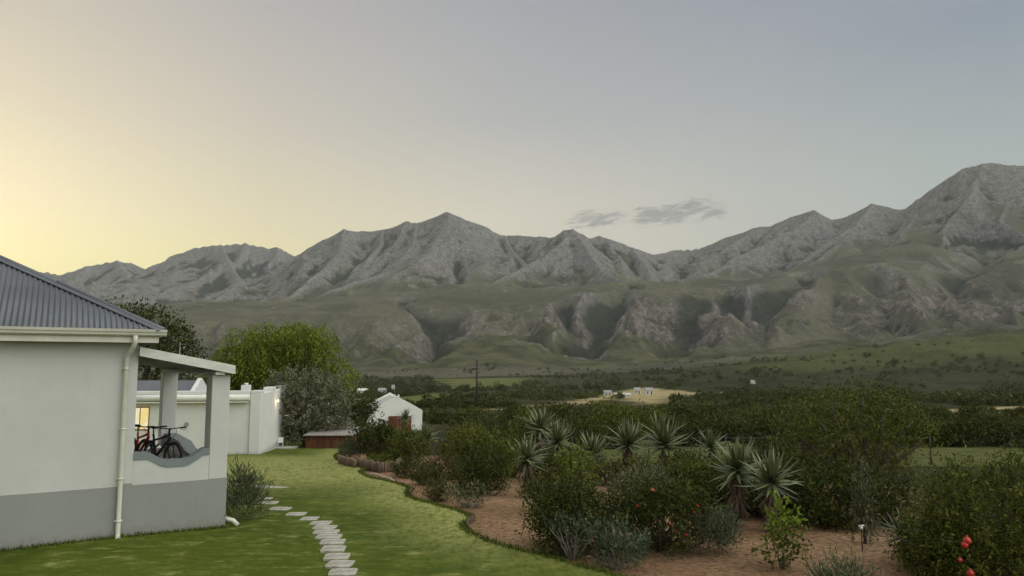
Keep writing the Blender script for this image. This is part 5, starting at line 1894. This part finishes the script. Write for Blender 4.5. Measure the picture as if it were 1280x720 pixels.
for (px, d, w, yt, mt, lab) in MIDS:
    plant('veld_bush', px, d=d, w_px=w, ytop=yt, mat=mt, leaf=.0038 * d, width=.0020 * d, per=6, twig=.012 * d, label=lab, group='bushes beyond the garden', dens=.9, stemr=.05)

# more distant single bushes share a few crowns
protos = []
for k, mt in enumerate(('veld', 'dark', 'mid')):
    sh = [(0, 0, .55, .55, .5)] + [(.4 * math.cos(a), .4 * math.sin(a), random.Random(k * 9 + i).uniform(.35, .75), .3, .3) for i, a in enumerate(np.linspace(0, 6, 6))]
    V, tt = cloud(900 + k, [(x, y, z, r, r, q) for x, y, z, r, q in sh], 900, 6, .075, .042, .16, .4, .8, .9, 0, .5, .4)
    V[:, 2] = np.maximum(V[:, 2], 0)
    protos.append((V, tt, M_L[mt]))
pmesh = []
dr = random.Random(31)
nfar = 0
for k in range(70):
    d = 64 * (128 / 64) ** dr.random()
    px = dr.uniform(440, 1290)
    if 440 < px < 565 and d < 110: continue
    q = U(px, 500, d)
    kind = dr.choice((0, 0, 1, 1, 2))
    H = dr.uniform(1.6, 3.0) * (1 + .2 * (d > 120))
    H = min(H, max(.7, EYE - gz(0, d) - dr.uniform(50, 58) * d / 930))
    Wd = H * dr.uniform(1.0, 1.6)
    b = empty('distant_bush', (q.x, d, gz(0, d)), dr.uniform(0, 6))
    b.scale = (Wd, Wd, H)
    if len(pmesh) <= kind or True:
        V, tt, mt = protos[kind]
        key = 'crown%d' % kind
        me = bpy.data.meshes.get(key)
        if me is None:
            o = leaf_mesh('crown', V, tt, b, mt); o.data.name = key
        else:
            o = link_mesh('crown', me, b)
    tone = ('dull olive', 'dark green', 'brighter green')[kind]
    side = 'below the power pole' if px < 640 else 'below the tan farm field' if px < 900 else 'behind the large tree' if px < 1120 else 'beyond the right-hand hedge'
    tag(b, '%s veld bush %s, one of many alike' % (tone, side), 'bush', 'veld bushes %s' % side)

# --- bushland on the valley floor: a mass nobody could count ----------------
def bushland():
    rs = np.random.RandomState(5)
    n = 15000
    d = 150 * (1750 / 150) ** rs.rand(n)
    u = rs.uniform(-.62, .80, n)
    x = u * d
    clump = fbm(x / 70, d / 110, 4, seed=101) + .5 * fbm(x / 22, d / 30, 2, seed=103)
    okk = clump > .04
    # dense belt along the river, open fields left clear
    pxx, = (640 + 930 * u,)
    z0, rk_, fan_ = terrain_z(x, d)
    for poly in TAN_FIELDS + GREEN_FIELDS:
        w = world_poly(poly)
        okk &= poly_mask(x, d, w, 1.0) < .5
    okk &= (rs.rand(n) < .9 - .82 * fan_)
    py = 455 + (EYE - z0) / d * 930
    okk &= ~((pxx > 640) & (pxx < 910) & (d < 330) & (py < 512))
    x, d, z0 = x[okk], d[okk], z0[okk]
    n = len(x)
    H = rs.uniform(1.2, 3.0, n) * (1 + .7 * (rs.rand(n) < .12)) * np.clip(.35 + d / 700, 0.5, 1.5)
    W = H * rs.uniform(.7, 1.3, n)
    VV, TT = [], []
    T = []
    for k in range(6):
        V, tt = cloud(700 + k, [(0, 0, .5, .55, .55, .5), (.35, 0, .4, .35, .35, .35), (-.3, .2, .45, .35, .35, .4)], 40, 3, .30, .22, .25, .4, .8, .9, 0, .55, .4)
        V[:, 2] = np.maximum(V[:, 2], 0)
        T.append((V, tt))
    ki = rs.randint(0, 6, n)
    tone = np.clip(.35 + .45 * fbm(x / 120, d / 160, 3, seed=107) + rs.normal(size=n) * .15, 0, 1)
    for k in range(6):
        s = ki == k
        V, tt = T[k]
        P = V[None] * np.stack([W[s], W[s], H[s]], 1)[:, None] + np.stack([x[s], d[s], z0[s] - .1], 1)[:, None]
        VV.append(P.reshape(-1, 3))
        TT.append(np.clip(tt[None] * .6 + tone[s][:, None] * .6 - .1, 0, 1).ravel())
    V, T2 = np.concatenate(VV), np.concatenate(TT)
    o = np_mesh('valley_bushland', V, np.arange(len(V)).reshape(-1, 4), None, M_L['veld'], {'tint': T2})
    tag(o, 'dark bushland covering the valley floor below the mountains', 'bushland', kind='stuff')


bushland()

# fallen leaves, tufts and clods on the bare soil
def soil_litter():
    rs = np.random.RandomState(8)
    n = 5200
    y = 8.5 + 24 * rs.rand(n) ** 1.3
    x = -.25 * y + rs.rand(n) * .95 * y
    ok = poly_mask(x, y, LAWN_S, .02) < .5
    x, y = x[ok], y[ok]
    n = len(x)
    z = np.interp(y, _KD, _KZ) + .004
    s = rs.uniform(.012, .045, n)
    V, t = leaves(rs, np.stack([x, y, z + .006], 1), np.stack([rs.normal(size=n), rs.normal(size=n), np.abs(rs.normal(size=n)) * .25], 1), s * 2, s, rs.rand(n) ** 2, 1.5)
    t_ = NT('soil_litter'); t_.principled(t_.mix(t_.attr('tint'), (.05, .032, .020), (.30, .22, .14)), .95, None, .05)
    o = np_mesh('leaf_litter', V, np.arange(len(V)).reshape(-1, 4), None, t_.m, {'tint': t})
    tag(o, 'dry leaf litter and clods scattered on the red soil', 'leaf litter', kind='stuff')


soil_litter()
